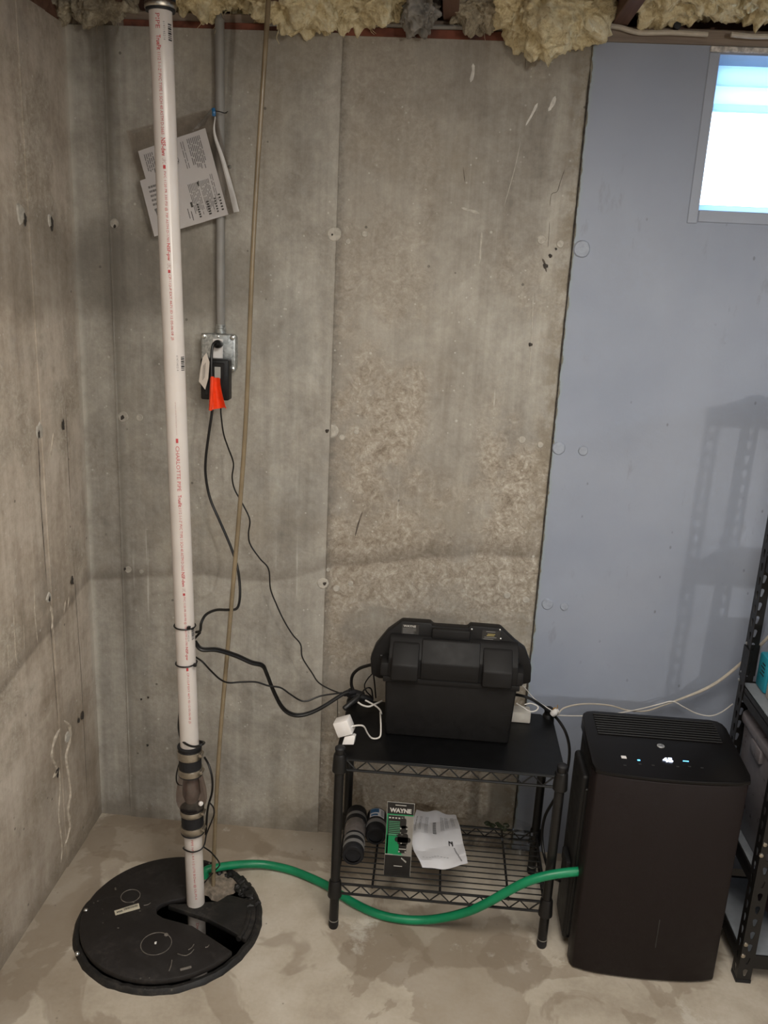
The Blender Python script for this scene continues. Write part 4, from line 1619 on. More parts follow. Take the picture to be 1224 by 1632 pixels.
# ------------------------------------------------------------------ cords round the pipe
fc = thing('float_switch_cord', 'thin black cord looped round the clear check valve on the pipe', 'cord', on_pipe(1190))
bm = bm_new()
L = []
for (u, v, dy) in ((319, 1008, .03), (300, 1030, .04), (291, 1052, .02), (290, 1075, .0), (287, 1090, .0), (289, 1110, .0), (286, 1140, .0), (285, 1160, .0), (289, 1178, -.01), (299, 1187, -.034), (311, 1190, -.040), (323, 1186, -.034), (325, 1183, .006), (316, 1181, .03)):
    L.append(PY(u, v, PYY + dy))
tube(bm, L, .0031, 10, 6)
obj('cable', bm, 'cord', fc)
bm = bm_new()
tube(bm, [PY(292, 1208, PYY + .02), PY(287, 1214, PYY), PY(282, 1230, PYY), PY(281, 1243, PYY), PY(284, 1250, PYY), PY(290, 1252, PYY + .03)], .0019, 8, 6)
tube(bm, [PY(326, 1207, PYY + .02), PY(333, 1220, PYY), PY(338, 1240, PYY - .01), PY(338, 1262, PYY), PY(331, 1290, PYY + .01), PY(328, 1330, PYY + .015)], .0030, 8, 6)
obj('cable_loop', bm, 'cord', fc)
bm = bm_new()
tube(bm, [PY(333, 1278, PYY - .01), PY(340, 1287, PYY - .01), PY(341, 1298, PYY), PY(336, 1312, PYY), PY(329, 1330, PYY + .01), PY(326, 1345, PYY - .01), PY(320, 1354, PYY - .024), PY(308, 1358, PYY - .030), PY(298, 1356, PYY - .026), PY(292, 1352, PYY - .01), PY(294, 1350, PYY + .02)], .0020, 8, 6)
tube(bm, [PY(325, 1350, PYY - .01), PY(338, 1360, PYY + .01), PY(350, 1377, PYY + .05), PY(342, 1388, PYY + .08), PY(328, 1404, PYY + .04), PZ(322, 1412, .02)], .0020, 8, 6)
obj('cable_tail', bm, 'cord', fc)

bundle = V(.758, -.16, .56)
bun = PY(548, 1106, -.17)
for nm, lab, pts, r in (
        ('black_cord', 'pair of thick black cords sagging from the pipe to the battery shelf', [on_pipe(1030) + V(.018, .022, 0), PY(321, 1036, -.37), PY(345, 1037, -.35), PY(375, 1046, -.32), PY(400, 1057, -.30), PY(418, 1062, -.28), PY(425, 1075, -.27), PY(436, 1103, -.25), PY(450, 1129, -.235), PY(466, 1140, -.225), PY(485, 1140, -.215), PY(510, 1130, -.20), PY(545, 1108, -.175), PY(556, 1103, -.17)], .0042),
        ('sensor_cord', 'thin black cord curving from the pipe tie to the battery shelf', [on_pipe(1052) + V(.02, .02, 0), PY(323, 1055, -.38), PY(335, 1068, -.36), PY(350, 1082, -.34), PY(364, 1088, -.32), PY(385, 1087, -.30), PY(408, 1087, -.28), PY(428, 1093, -.265), PY(447, 1096, -.25), PY(462, 1106, -.24), PY(478, 1116, -.225), PY(490, 1117, -.22), PY(512, 1109, -.20), PY(545, 1104, -.172)], .0024)):
    bm = bm_new()
    tube(bm, pts, r, 10, 7)
    if nm == 'black_cord':
        tube(bm, [p + V(.001, .003, .0052) for p in pts], .0024, 8, 7)
    tag(obj(nm, bm, 'cord'), lab, 'cord')

# ------------------------------------------------------------------ wire shelf
PXL, PXR, PYF, PYB = .803, 1.365, -.40, -.105
ZTOP = .520
ZLOW = .140
sh = thing('wire_shelf', 'black two-tier wire shelf unit standing against the wall', 'shelf', ((PXL + PXR) / 2, (PYF + PYB) / 2, 0))
for (x, y) in ((PXL, PYF), (PXR, PYF), (PXL, PYB), (PXR, PYB)):
    bm = bm_new()
    cyl(bm, (x, y, .022), (x, y, .545), .0125, 18)
    for k in range(24):
        z = .035 + .0215 * k
        lathe(bm, [(0, .0126), (.5, .0121), (1, .0126)], (x, y, z), (x, y, z + .0016), 18, cap=False)
    post = obj('post', bm, 'shelf_black', sh)
    bm = bm_new()
    lathe(bm, [(0, .0115), (.3, .0135), (1, .0135)], (x, y, 0), (x, y, .024), 16)
    obj('foot', bm, 'rubber', post)
    bm = bm_new()
    lathe(bm, [(0, .0132), (1, .0132)], (x, y, .0235), (x, y, .0262), 16)
    obj('foot_ring', bm, 'zinc', post)
    bm = bm_new()
    lathe(bm, [(0, .0135), (.5, .0135), (.8, .011), (1, .004)], (x, y, .543), (x, y, .553), 16)
    obj('post_cap', bm, 'rubber', post)
    for z in (ZTOP, ZLOW):
        bm = bm_new()
        lathe(bm, [(0, .015), (.08, .019), (.9, .0165), (1, .014)], (x, y, z - .042), (x, y, z + .012), 18)
        obj('collar', bm, 'shelf_black', post)


def zigzag(bm, a, b, z0, z1, n, r):
    pts = []
    for i in range(n + 1):
        p = Vector(a).lerp(Vector(b), i / n)
        pts.append(V(p.x, p.y, z0 if i % 2 else z1))
    tube(bm, pts, r, 6, 0)


def truss(a, b, z, n, name='edge_truss'):
    bm = bm_new()
    a, b = Vector(a), Vector(b)
    cyl(bm, V(a.x, a.y, z), V(b.x, b.y, z), .0036, 8)
    cyl(bm, V(a.x, a.y, z - .030), V(b.x, b.y, z - .030), .0036, 8)
    zigzag(bm, a, b, z - .028, z - .002, n, .0022)
    return obj(name, bm, 'shelf_black', sh)


e = .017
for z in (ZTOP - .004, ZLOW):
    truss((PXL + e, PYF, 0), (PXR - e, PYF, 0), z, 20)
    truss((PXL + e, PYB, 0), (PXR - e, PYB, 0), z, 20)
    truss((PXL, PYF + e, 0), (PXL, PYB - e, 0), z, 12)
    truss((PXR, PYF + e, 0), (PXR, PYB - e, 0), z, 12)
nw = 13
for k in range(1, nw):
    y = PYF + (PYB - PYF) * k / nw
    bm = bm_new()
    cyl(bm, (PXL, y, ZLOW + .002), (PXR, y, ZLOW + .002), .0017, 8)
    obj('wire', bm, 'shelf_black', sh)
for x in (PXL + .10, PXL + .281, PXL + .462):
    bm = bm_new()
    cyl(bm, (x, PYF, ZLOW - .0035), (x, PYB, ZLOW - .0035), .0032, 8)
    obj('cross_rod', bm, 'shelf_black', sh)
bm = bm_new()
lo = [(PXL - .014 + .03, PYF - .006), (PXR + .014 - .03, PYF - .006), (PXR + .012, PYF + .03), (PXR + .012, PYB - .03), (PXR - .02, PYB + .012), (PXL + .02, PYB + .012), (PXL - .012, PYB - .03), (PXL - .012, PYF + .03)]
prism(bm, lo, lambda x, y: V(x, y, ZTOP + .003), lambda x, y: V(x, y, ZTOP + .0002))
bevel_all(bm, .0012, 1)
obj('shelf_liner', bm, 'liner', sh)
ZS = ZTOP + .003

# ------------------------------------------------------------------ battery box
bb = thing('battery_box', 'black battery backup box with handle lid on the top shelf', 'battery box', (1.075, -.2, ZS))
YF, YB_ = -.285, -.105
x0, x1 = .903, 1.248
bm = bm_new()
zt = .700
pl = [(x0 + .006, ZS + .0005), (x1 - .008, ZS + .0005), (x1, zt), (x0, zt)]
prism(bm, pl, lambda x, z: V(x, YF + (.008 if z < .6 else 0), z), lambda x, z: V(x, YB_ - (.006 if z < .6 else 0), z))
bevel_all(bm, .007, 3)
case = obj('case', bm, 'box_black', bb)
for zr in (.694,):
    bm = bm_new()
    box(bm, (x0 - .006, YF - .005, zr - .008), (x1 + .006, YB_ + .004, zr + .008), .003, 2)
    obj('case_rim', bm, 'box_black', case)
# hood: the tall rear half of the lid, an eight-sided outline
hy0, hy1 = -.235, -.205
outl = [(592, 1076), (590, 1050), (598, 1030), (618, 1006), (641, 990), (687, 993), (690, 998), (746, 1002), (749, 997), (798, 1001), (822, 1024), (838, 1036), (847, 1062), (846, 1089), (832, 1092), (604, 1082)]
op = [PY(u, v, hy0) for u, v in outl]
op = [(p.x, p.z) for p in op]
bm = bm_new()
prism(bm, op, lambda x, z: V(x, hy0, z), lambda x, z: V(x, hy1, z))
bevel_all(bm, .005, 2, 15)
hood = obj('lid', bm, 'box_black', bb)
xm = 1.075
bm = bm_new()
box(bm, (.885, hy1 + .0005, .702), (1.262, YB_ + .006, .755), .012, 3)
obj('lid_rear', bm, 'box_black', hood)


def xprism(name, xa, xb, prof, mat, parent, bev=.004):
    bm = bm_new()
    prism(bm, prof, lambda y, z: V(xa, y, z), lambda y, z: V(xb, y, z))
    bevel_all(bm, bev, 2)
    return obj(name, bm, mat, parent)


xs = lambda u, y=-.30, v=1060: PY(u, v, y).x
ztop = lambda v, y: PY(700, v, y).z
# sloping apron and the two strap bulges
bt, bmid, bbot = PY(645, 1029, -.258).z, PY(645, 1061, -.311).z, PY(645, 1086, -.314).z
ct_, cm_, cb__ = PY(716, 1022, -.258).z, PY(716, 1060, -.296).z, PY(716, 1086, -.296).z
xprism('lid_apron', xs(618), xs(828), [(hy0 - .0005, ct_ + .004), (-.252, ct_ - .004), (-.286, cm_ + .004), (-.291, .702), (hy0 - .0005, .702)], 'box_black', hood)
xprism('apron_step', xs(671), xs(765), [(-.2525, ct_ + .002), (-.260, ct_), (-.2965, cm_), (-.2965, cb__), (-.28, cb__)], 'box_black', hood, .003)
for ua, ub in ((624, 667), (770, 818)):
    xprism('strap_bulge', xs(ua), xs(ub), [(hy0 - .0005, bt + .016), (-.262, bt + .010), (-.311, bmid), (-.314, bbot), (-.306, bbot - .004), (hy0 - .0005, bbot - .002)], 'box_black', hood, .006)
for ua, ub in ((606, 624), (818, 838)):
    xprism('end_lug', xs(ua), xs(ub), [(hy0 - .0005, .742), (-.285, .738), (-.288, .700), (hy0 - .0005, .692)], 'box_black', hood, .006)
    p = PY((ua + ub) / 2 - 3, 1047 if ua < 700 else 1062, hy0)
    bm = bm_new()
    box(bm, p + V(-.012, -.003, -.006), p + V(.012, .002, .006), .002, 1)
    obj('vent_slot', bm, 'pit', hood)
# raised handle plate in the middle of the hood
p0, p1 = PY(689, 1000, hy0), PY(748, 1026, hy0)
bm = bm_new()
box(bm, (p0.x, hy0 - .012, p1.z), (p1.x, hy0 + .02, PY(718, 1001, hy0).z - .001), .004, 2)
obj('handle_plate', bm, 'box_black', hood)
# labels
p0, p1 = PY(641, 992, hy0), PY(667, 1013, hy0)
bm = bm_new()
box(bm, (p0.x, hy0 - .0012, p1.z), (p1.x, hy0 + .001, p0.z - .004))
lb = obj('front_label', bm, 'label_dark', hood)
bm = bm_new()
add_text(bm, "WAYNE", flat_map((p0.x + .004, hy0 - .0016, p0.z - .0115), (1, 0, 0), (0, 0, 1), .033, .0062), .02)
stuff(obj('brand_lettering', bm, 'label_white', lb, flat=True))
bm = bm_new()
random.seed(2)
for k in range(5):
    z = p0.z - .0165 - k * .0042
    quad(bm, (p0.x + .003, hy0 - .0016, z), (p0.x + random.uniform(.028, .040), hy0 - .0016, z), (p0.x + .036, hy0 - .0016, z + .0018), (p0.x + .003, hy0 - .0016, z + .0018))
stuff(obj('label_print', bm, 'label_grey', lb, flat=True))
p0, p1 = PY(769, 1004, hy0), PY(796, 1025, hy0)
bm = bm_new()
box(bm, (p0.x, hy0 - .0012, p1.z), (p1.x, hy0 + .001, p0.z))
lb = obj('side_label', bm, 'label_dark', hood)
for mtl, rows in (('label_yellow', ((.011, .014, .034), (.015, .012, .032))), ('label_grey', ((.004, .010, .034), (.020, .006, .038), (.025, .004, .030), (.030, .006, .038)))):
    bm = bm_new()
    for (dz, a, b) in rows:
        quad(bm, (p0.x + a, hy0 - .0016, p0.z - dz), (p0.x + b, hy0 - .0016, p0.z - dz), (p0.x + b, hy0 - .0016, p0.z - dz + .002), (p0.x + a, hy0 - .0016, p0.z - dz + .002))
    stuff(obj('label_print', bm, mtl, lb, flat=True))
for (u, v) in ((752, 1003), (797, 1004), (798, 1018)):
    p = PY(u, v, hy0)
    bm = bm_new()
    lathe(bm, [(0, .0026), (.6, .0026), (1, .001)], p + V(0, .001, 0), p + V(0, -.0022, 0), 10)
    obj('rivet', bm, 'zinc', hood)
p = PY(822, 1049, hy0)
bm = bm_new()
lathe(bm, [(0, .0055), (.7, .0055), (1, .003)], p + V(0, .001, 0), p + V(0, -.005, 0), 14)
o = obj('reset_button', bm, 'red_button', hood)
o['label'] = 'small red button'
p = PY(816.5, 1049, hy0)
bm = bm_new()
box(bm, p + V(-.002, -.0015, -.002), p + V(.002, .001, .002))
obj('button_mark', bm, 'label_white', hood)

# ------------------------------------------------------------------ things round the battery box
# white charger cube leaning on its plug at the shelf's front left corner
ch = thing('white_charger', 'white cube charger leaning on the front left corner of the shelf', 'charger', PY(550, 1180, -.36))
c = PY(548.5, 1157, -.35)
ex = (RT * .93 + UP * .30 - fw * .25).normalized()
ez = (UP * .93 - RT * .34 - fw * .15)
ez = (ez - ex * ez.dot(ex)).normalized()
ey = ez.cross(ex)
ROT = Matrix((ex, ey, ez)).transposed()
bm = bm_new()
box(bm, c - V(.0205, .019, .0205), c + V(.0205, .019, .0205), .0025, 2, rot=ROT)
obj('charger_body', bm, 'white', ch)
c2 = PY(556.5, 1177.5, -.362)
ex2 = (RT * .97 + UP * .10 - fw * .1).normalized()
ez2 = (UP - ex2 * UP.dot(ex2)).normalized()
R2 = Matrix((ex2, ez2.cross(ex2), ez2)).transposed()
bm = bm_new()
pp = [(-.018, -.011), (.012, -.013), (.018, .008), (.012, .011), (-.010, .008)]
prism(bm, pp, lambda x, z: c2 + R2 @ V(x, -.012, z), lambda x, z: c2 + R2 @ V(x, .014, z))
bevel_all(bm, .0015, 2)
o = obj('plug_base', bm, 'white', ch)
bm = bm_new()
tube(bm, [c + ex * .0195 + ez * -.006, PY(572, 1156, -.35), PY(580, 1158, -.34), PY(586, 1169, -.325), PY(592, 1176, -.315), PY(600, 1177, -.31), PY(606, 1173, -.300), PY(607, 1160, -.285), PY(606.5, 1145, -.25), PY(606, 1135, -.21)], .0022, 8, 6)
obj('charger_cable', bm, 'white_cord', ch)

# tangle: black plugs, an in-line fuse and loops
pb = thing('plug_cluster', 'black plug cluster tied at the back left corner of the shelf', 'plug', PY(560, 1108, -.15))
for (p, q, r) in ((PY(548, 1106, -.17), PY(566, 1103, -.15), .0075), (PY(556, 1104, -.15), PY(578, 1110, -.13), .014), (PY(566, 1108, -.15), PY(594, 1116, -.14), .010)):
    bm = bm_new()
    cyl(bm, p, q, r, 12, .002)
    obj('plug_body', bm, 'rubber', pb)
bm = bm_new()
cyl(bm, PY(548, 1130, -.235), PY(572, 1110, -.20), .0075, 12, .002)
obj('fuse_holder', bm, 'black', pb)
bm = bm_new()
tube(bm, [PY(563, 1101, -.15), PY(560, 1090, -.15), PY(562, 1076, -.16), PY(572, 1066, -.175), PY(585, 1061, -.19), PY(594, 1059, -.20)], .0046, 10, 6)
obj('thick_lead', bm, 'cord', pb)
bm = bm_new()
tube(bm, [PY(594, 1073, -.18), PY(586, 1082, -.18), PY(581, 1092, -.17), PY(584, 1102, -.16), PY(592, 1110, -.15)], .0019, 8, 6)
obj('lead', bm, 'cord', pb)
bm = bm_new()
tube(bm, [PY(595, 1072, -.18), PY(597, 1090, -.17), PY(599, 1112, -.15)], .0021, 8, 4)
obj('lead', bm, 'cord', pb)
bm = bm_new()
tube(bm, [PY(574, 1110, -.18), PY(580, 1100, -.18), PY(587, 1096, -.18), PY(592, 1099, -.17), PY(594, 1110, -.16)], .0022, 8, 5)
obj('lead', bm, 'cord', pb)
bm = bm_new()
tube(bm, [PY(538, 1110, -.17), PY(538, 1125, -.20), PY(538, 1145, -.25)], .0010, 6, 3)
obj('lead', bm, 'cord', pb)
bm = bm_new()
tube(bm, [PY(570, 1119, -.20), PY(578, 1124, -.20), PY(588, 1126, -.20), PY(598, 1122, -.19), PY(609, 1117, -.17)], .0026, 8, 5)
tube(bm, [PY(582, 1116, -.19), PY(590, 1120, -.19), PY(600, 1126, -.20), PY(606, 1132, -.21), PY(608, 1138, -.22)], .0024, 8, 5)
tag(obj('white_cable', bm, 'white_cord'), 'short white cable loops on the shelf left of the battery box', 'cable')

# pale power strip end peeking out right of the box
ps = thing('power_strip', 'cream power strip end showing right of the battery box', 'power strip', PY(832, 1128, -.13))
bm = bm_new()
a, b = PY(815, 1123, -.135), PY(846, 1126, -.135)
box(bm, (a.x, -.155, ZS + .0005), (b.x, -.113, ZS + .032), .003, 2)
obj('strip_body', bm, 'cream', ps)
# thick black cable from behind the box over the shelf edge to the dehumidifier
dc = [PY(822, 1107, -.12), PY(836, 1110, -.13), PY(850, 1116, -.13), PY(865, 1126, -.125), PY(880, 1138, -.12), PY(890, 1148, -.12), PY(901, 1166, -.13), PY(907, 1188, -.14), PY(907, 1210, -.15), PY(902, 1235, -.16), PY(893, 1258, -.16), PY(880, 1280, -.15), PY(869, 1300, -.14), PY(864, 1325, -.14), PY(865, 1350, -.16), PY(869, 1370, -.19), PY(878, 1396, -.26), PY(892, 1404, -.32)]
bm = bm_new()
tube(bm, dc, .0042, 10, 7)
tag(obj('appliance_cord', bm, 'cord'), 'thick black cord hanging from the shelf corner beside the dehumidifier', 'cord')
bm = bm_new()
p = PY(884, 1135, -.135)
lathe(bm, [(0, .008), (.3, .010), (.7, .009), (1, .006)], p + V(-.006, 0, -.008), p + V(.006, -.004, .010), 12)
ck = obj('white_connector', bm, 'white')
tag(ck, 'small white connector with orange wires at the shelf right corner', 'connector')
bm = bm_new()
tube(bm, [p + V(-.006, -.002, .006), p + V(-.004, -.004, .014), p + V(.002, -.004, .016)], .0016, 6, 4)
tube(bm, [p + V(.002, -.002, .008), p + V(.006, -.003, .017), p + V(.005, -.003, .024)], .0013, 6, 4)
o = obj('orange_wire', bm, 'tan', ck)

wy = -.02
for nm, lab, pts, r, m in (
        ('white_cable', 'thicker cream cable rising along the blue wall to the rack', [PY(889, 1138, -.13), PY(900, 1128, -.11), PY(930, 1122, -.08), PY(970, 1124, -.06), PY(1000, 1132, -.05), PY(1030, 1133, -.05), PY(1060, 1123, -.05), PY(1090, 1112, -.05), PY(1120, 1100, -.05), PY(1145, 1086, -.05), PY(1172, 1065, -.06), PY(1200, 1040, -.08), PY(1230, 1010, -.10)], lambda t: .0024 + .0022 * min(1, max(0, (t - .5) * 6)), 'tan_cord'),
        ('white_cable', 'thin white cable running low along the blue wall behind the dehumidifier', [PY(886, 1140, -.13), PY(915, 1141, -.10), PY(960, 1140, -.07), PY(995, 1135, -.055), PY(1025, 1129, -.055), PY(1052, 1122, -.055), PY(1072, 1118, -.055), PY(1090, 1127, -.05), PY(1110, 1137, -.05), PY(1132, 1141, -.05), PY(1150, 1135, -.06), PY(1168, 1122, -.07)], .0019, 'white_cord'),
        ('white_cable', 'thin white wire from the battery box corner to the white connector', [PY(828, 1088, -.14), PY(838, 1098, -.13), PY(852, 1114, -.12), PY(866, 1124, -.12), PY(882, 1134, -.13)], .0013, 'white_cord'),
        ('white_cable', 'white cable loop on the shelf right of the battery box', [PY(823, 1121, -.165), PY(833, 1127, -.17), PY(845, 1134, -.17), PY(855, 1132, -.16), PY(857, 1126, -.15), PY(846, 1121, -.15), PY(836, 1123, -.155)], .0019, 'white_cord')):
    bm = bm_new()
    tube(bm, pts, r, 8, 7)
    tag(obj(nm, bm, m), lab, 'cable')

# ------------------------------------------------------------------ things on the lower shelf
ZL = ZLOW + .0038


def lying(name, label, cat, a, b, parts, group=None):
    t = thing(name, label, cat, (a + b) / 2 - V(0, 0, .03), group)
    for nm, mat, prof in parts:
        bm = bm_new()
        lathe(bm, prof, a, b, 28, cap=not nm.startswith('open'))
        obj(nm, bm, mat, t)
    return t


r = .0285
cvl = .0
a, b = V(.842, -.330, ZL + r + .003), V(.834, -.135, ZL + r + .003)
t = thing('spare_check_valve', 'clear check valve with black rubber ends lying on the lower shelf', 'check valve', a - V(0, -.1, r))
bm = bm_new()
lathe(bm, [(.0, .021), (0, r), (.02, r + .002), (.1, r + .002), (.12, r), (.36, r), (.38, r + .001), (.38, .02)], a, b, 28, cap=False)
lathe(bm, [(.02, .0205), (.03, .0005)], a, b, 28, cap=False)
obj('rubber_end', bm, 'rubber', t)
bm = bm_new()
lathe(bm, [(.70, .02), (.70, r), (.76, r + .001), (.9, r + .002), (1, r), (1, .021)], a, b, 28, cap=False)
obj('rubber_end', bm, 'rubber', t)
bm = bm_new()
lathe(bm, [(.37, .026), (.40, .029), (.55, .0315), (.66, .031), (.72, .027)], a, b, 24, cap=False)
o = obj('clear_body', bm, 'frosted', t)
o['label'] = 'smoky clear valve body'
for k0, k1 in ((.13, .19), (.28, .33), (.78, .84)):
    bm = bm_new()
    lathe(bm, [(k0, r), (k0, r + .002), (k1, r + .002), (k1, r)], a, b, 28, cap=False)
    o = obj('hose_clamp', bm, 'label_grey', t)

a, b = V(.897, -.235, ZL + .0295), V(.893, -.135, ZL + .0295)
t = thing('rubber_coupling', 'black rubber pipe coupling with blue label between valve and box', 'pipe coupling', a - V(0, -.05, .0295))
bm = bm_new()
lathe(bm, [(0, .020), (0, .0265), (.04, .029), (.2, .029), (.8, .029), (.96, .029), (1, .0265), (1, .02)], a, b, 30, cap=False)
lathe(bm, [(.05, .0205), (.06, .0005)], a, b, 30, cap=False)
lathe(bm, [(.94, .0005), (.95, .0205)], a, b, 30, cap=False)
obj('sleeve', bm, 'rubber', t)
bm = bm_new()
lathe(bm, [(.30, .029), (.30, .0308), (.44, .0308), (.44, .029)], a, b, 30, cap=False)
obj('hose_clamp', bm, 'label_grey', t)


def cyl_patch(bm, a, b, k0, k1, th0, th1, rad, n=10):
    ax = (b - a)
    sx = V(1, 0, 0)
    sz = V(0, 0, 1)
    grid(bm, n, 2, lambda i, j: a + ax * (k0 + (k1 - k0) * j) + (sx * math.sin(th0 + (th1 - th0) * i) + sz * math.cos(th0 + (th1 - th0) * i)) * rad)


bm = bm_new()
cyl_patch(bm, a, b, .55, .92, -.75, .80, .0296)
lb = obj('paper_label', bm, MT['paper'], t)
bm = bm_new()
cyl_patch(bm, a, b, .72, .90, -.72, .2, .0299)
cyl_patch(bm, a, b, .58, .66, -.6, .1, .0299)
stuff(obj('label_print', bm, 'bluetag', lb))
bm = bm_new()
for k in range(7):
    cyl_patch(bm, a, b, .58, .86, .40 + .05 * k, .42 + .05 * k, .0299, 1)
stuff(obj('label_print', bm, 'black_ink', lb))

# WAYNE carton standing on the shelf
cy0 = PZ(632, 1396, ZL)
bxl, bxr = PY(611, 1396, cy0.y).x, PY(653.5, 1396, cy0.y).x
zt1 = PY(635, 1279, cy0.y).z
D = .055
yf = cy0.y
cart = thing('pump_switch_carton', 'tall black, green and grey WAYNE carton standing on the lower shelf', 'carton', ((bxl + bxr) / 2, yf + D / 2, ZL))
bm = bm_new()
box(bm, (bxl, yf, ZL), (bxr, yf + D, ZL + (zt1 - ZL) * .80), .0015, 1)
box(bm, (bxl, yf, ZL + (zt1 - ZL) * .80), (bxr, yf + .0015, zt1))
cb_ = obj('carton_body', bm, 'carton_side', cart)
CW, CH = bxr - bxl, zt1 - ZL


def face(bm, s0, s1_, t0, t1, off=.0006):
    quad(bm, (bxl + CW * s0, yf - off, ZL + CH * t0), (bxl + CW * s1_, yf - off, ZL + CH * t0), (bxl + CW * s1_, yf - off, ZL + CH * t1), (bxl + CW * s0, yf - off, ZL + CH * t1))


def fpos(s, t, off):
    return V(bxl + CW * s, yf - off, ZL + CH * t)


def printed(name, mat, rects, off):
    bm = bm_new()
    for q in rects:
        face(bm, *q, off)
    return stuff(obj(name, bm, mat, cb_, flat=True))


printed('black_print', 'carton_black', [(.015, .985, .845, .997), (.015, .985, .005, .285), (.06, .66, .55, .825)], .0005)
printed('green_print', 'green_print', [(.015, .985, .83, .845), (.015, .10, .30, .83), (.04, .62, .30, .56)], .0004)
printed('grey_print', 'carton_grey', [(.62, .985, .29, .83)], .0003)
bm = bm_new()
add_text(bm, "WAYNE", flat_map(fpos(.10, .867, .0010), (1, 0, 0), (0, 0, 1), CW * .80, CH * .060), .05)
stuff(obj('brand_lettering', bm, 'label_white', cb_, flat=True))
printed('slot', 'label_white', [(.30, .70, .962, .972), (.36, .68, .137, .147)], .0010)
printed('fine_print', 'green_light', [(.10, .52, .74 - .024 * k, .748 - .024 * k) for k in range(8)] + [(.30, .68, .293, .303), (.10, .40, .56, .568)], .0010)
printed('title_print', 'label_white', [(.09 + .115 * k, .16 + .115 * k, .785, .803) for k in range(5)], .0010)
# printed picture of the pump switch: a dark upright fitting
bm = bm_new()
for q in ((.54, .80, .60, .70), (.50, .74, .66, .80), (.44, .84, .43, .60), (.34, .94, .47, .545), (.50, .80, .385, .45), (.50, .80, .325, .40)):
    x_, y_, a_, b_ = q
    cxm, czm, rx, rz = (x_ + y_) / 2, (a_ + b_) / 2, (y_ - x_) / 2, (b_ - a_) / 2
    vs = []
    for i in range(12):
        an = 2 * math.pi * i / 12
        cc, ss = math.cos(an), math.sin(an)
        vs.append(bm.verts.new(fpos(cxm + rx * math.copysign(abs(cc) ** .5, cc), czm + rz * math.copysign(abs(ss) ** .5, ss), .0012)))
    bm.faces.new(vs)
stuff(obj('picture_print', bm, 'carton_black', cb_, flat=True))
bm = bm_new()
for (s, t_2, rr) in ((.545, .66, .03), (.77, .66, .03), (.545, .60, .02), (.59, .46, .025), (.53, .345, .03), (.76, .345, .03)):
    bm.faces.new([bm.verts.new(fpos(s + rr * math.cos(2 * math.pi * i / 10), t_2 + rr * .4 * math.sin(2 * math.pi * i / 10), .0016)) for i in range(10)])
for (s0, s1_, t0, t1) in ((.52, .78, .375, .39), (.56, .64, .575, .58)):
    face(bm, s0, s1_, t0, t1, .0016)
for k in range(5):
    face(bm, .62 + .04 * k, .66 + .04 * k, .245 - .012 * k, .262 - .010 * k, .0012)
stuff(obj('picture_highlight', bm, 'carton_side', cb_, flat=True))

# creased instruction paper
corn = [(663, 1302), (726, 1307), (745, 1384), (673, 1386)]
Pp = [PZ(u, v, ZL + .006) for u, v in corn]


def paper(s, t):
    p = Pp[0].lerp(Pp[1], s).lerp(Pp[3].lerp(Pp[2], s), t)
    p += V(-.022 * math.sin(math.pi * t) * (1 - s) + .004 * s * math.sin(math.pi * t), -.012 * math.sin(math.pi * s) * t, 0)
    fold = abs(((t * 2.2 + s * .35) % 1) - .5) * 2
    p.z += .010 * fold + .010 * noise.noise(V(s * 3, t * 3, 4)) + .014 * (1 - t) ** 2 + .018 * max(0, t - .8) * 4 * s
    return p


pap = thing('instruction_paper', 'creased white printed instruction sheet lying beside the WAYNE carton', 'paper', (Pp[0] + Pp[2]) / 2)
bm = bm_new()
grid(bm, 22, 26, lambda s, t: paper(s, t) + V(0, 0, .001))
sp = obj('sheet', bm, 'paper', pap, ang=12)


def pquad(bm, s0, s1_, t0, t1, off=.0018):
    quad(bm, *[paper(s, t) + V(0, -off * .6, off) for s, t in ((s0, t0), (s1_, t0), (s1_, t1), (s0, t1))])


bm = bm_new()
random.seed(12)
for (s0, n_, w, ta, tb) in ((.06, 1, .012, .10, .38), (.14, 2, .009, .08, .36), (.26, 3, .008, .08, .40), (.60, 3, .009, .08, .34), (.70, 3, .009, .07, .30), (.84, 3, .009, .06, .26)):
    for k in range(n_):
        t = ta
        while t < tb:
            e2 = min(tb, t + random.uniform(.02, .05))
            pquad(bm, s0 + k * .026, s0 + k * .026 + w, t, e2)
            t = e2 + .008
for k in range(7):
    pquad(bm, .43, .50, .16 + .034 * k, .185 + .034 * k)
for k in range(12):
    pquad(bm, .80 + .006 * k, .825 + .006 * k, .60 + .028 * k, .622 + .028 * k)
for k in range(9):
    pquad(bm, .12 + .06 * k, .16 + .06 * k, .80 + .02 * math.sin(k), .808 + .02 * math.sin(k))
stuff(obj('fine_print', bm, 'grey_ink', sp, flat=True))
bm = bm_new()
pquad(bm, .715, .735, .50, .57)
pquad(bm, .735, .76, .505, .53)
pquad(bm, .755, .775, .515, .54)
pquad(bm, .77, .80, .50, .53)
pquad(bm, .775, .80, .53, .57)
stuff(obj('logo_print', bm, 'black_ink', sp, flat=True))

# clear bag with a dark green tie
cb2 = thing('clear_wrapping', 'crumpled clear plastic wrap with dark green tie at the back of lower shelf', 'plastic bag', PZ(815, 1340, ZL))


def wrap(s, t):
    a_ = [PZ(795, 1318, ZL), PZ(850, 1322, ZL), PZ(846, 1366, ZL), PZ(800, 1368, ZL)]
    p = a_[0].lerp(a_[1], s).lerp(a_[3].lerp(a_[2], s), t)
    p.z += .008 + .020 * abs(noise.noise(V(s * 5, t * 5, 1))) + .02 * (1 - t) * math.sin(s * math.pi)
    return p


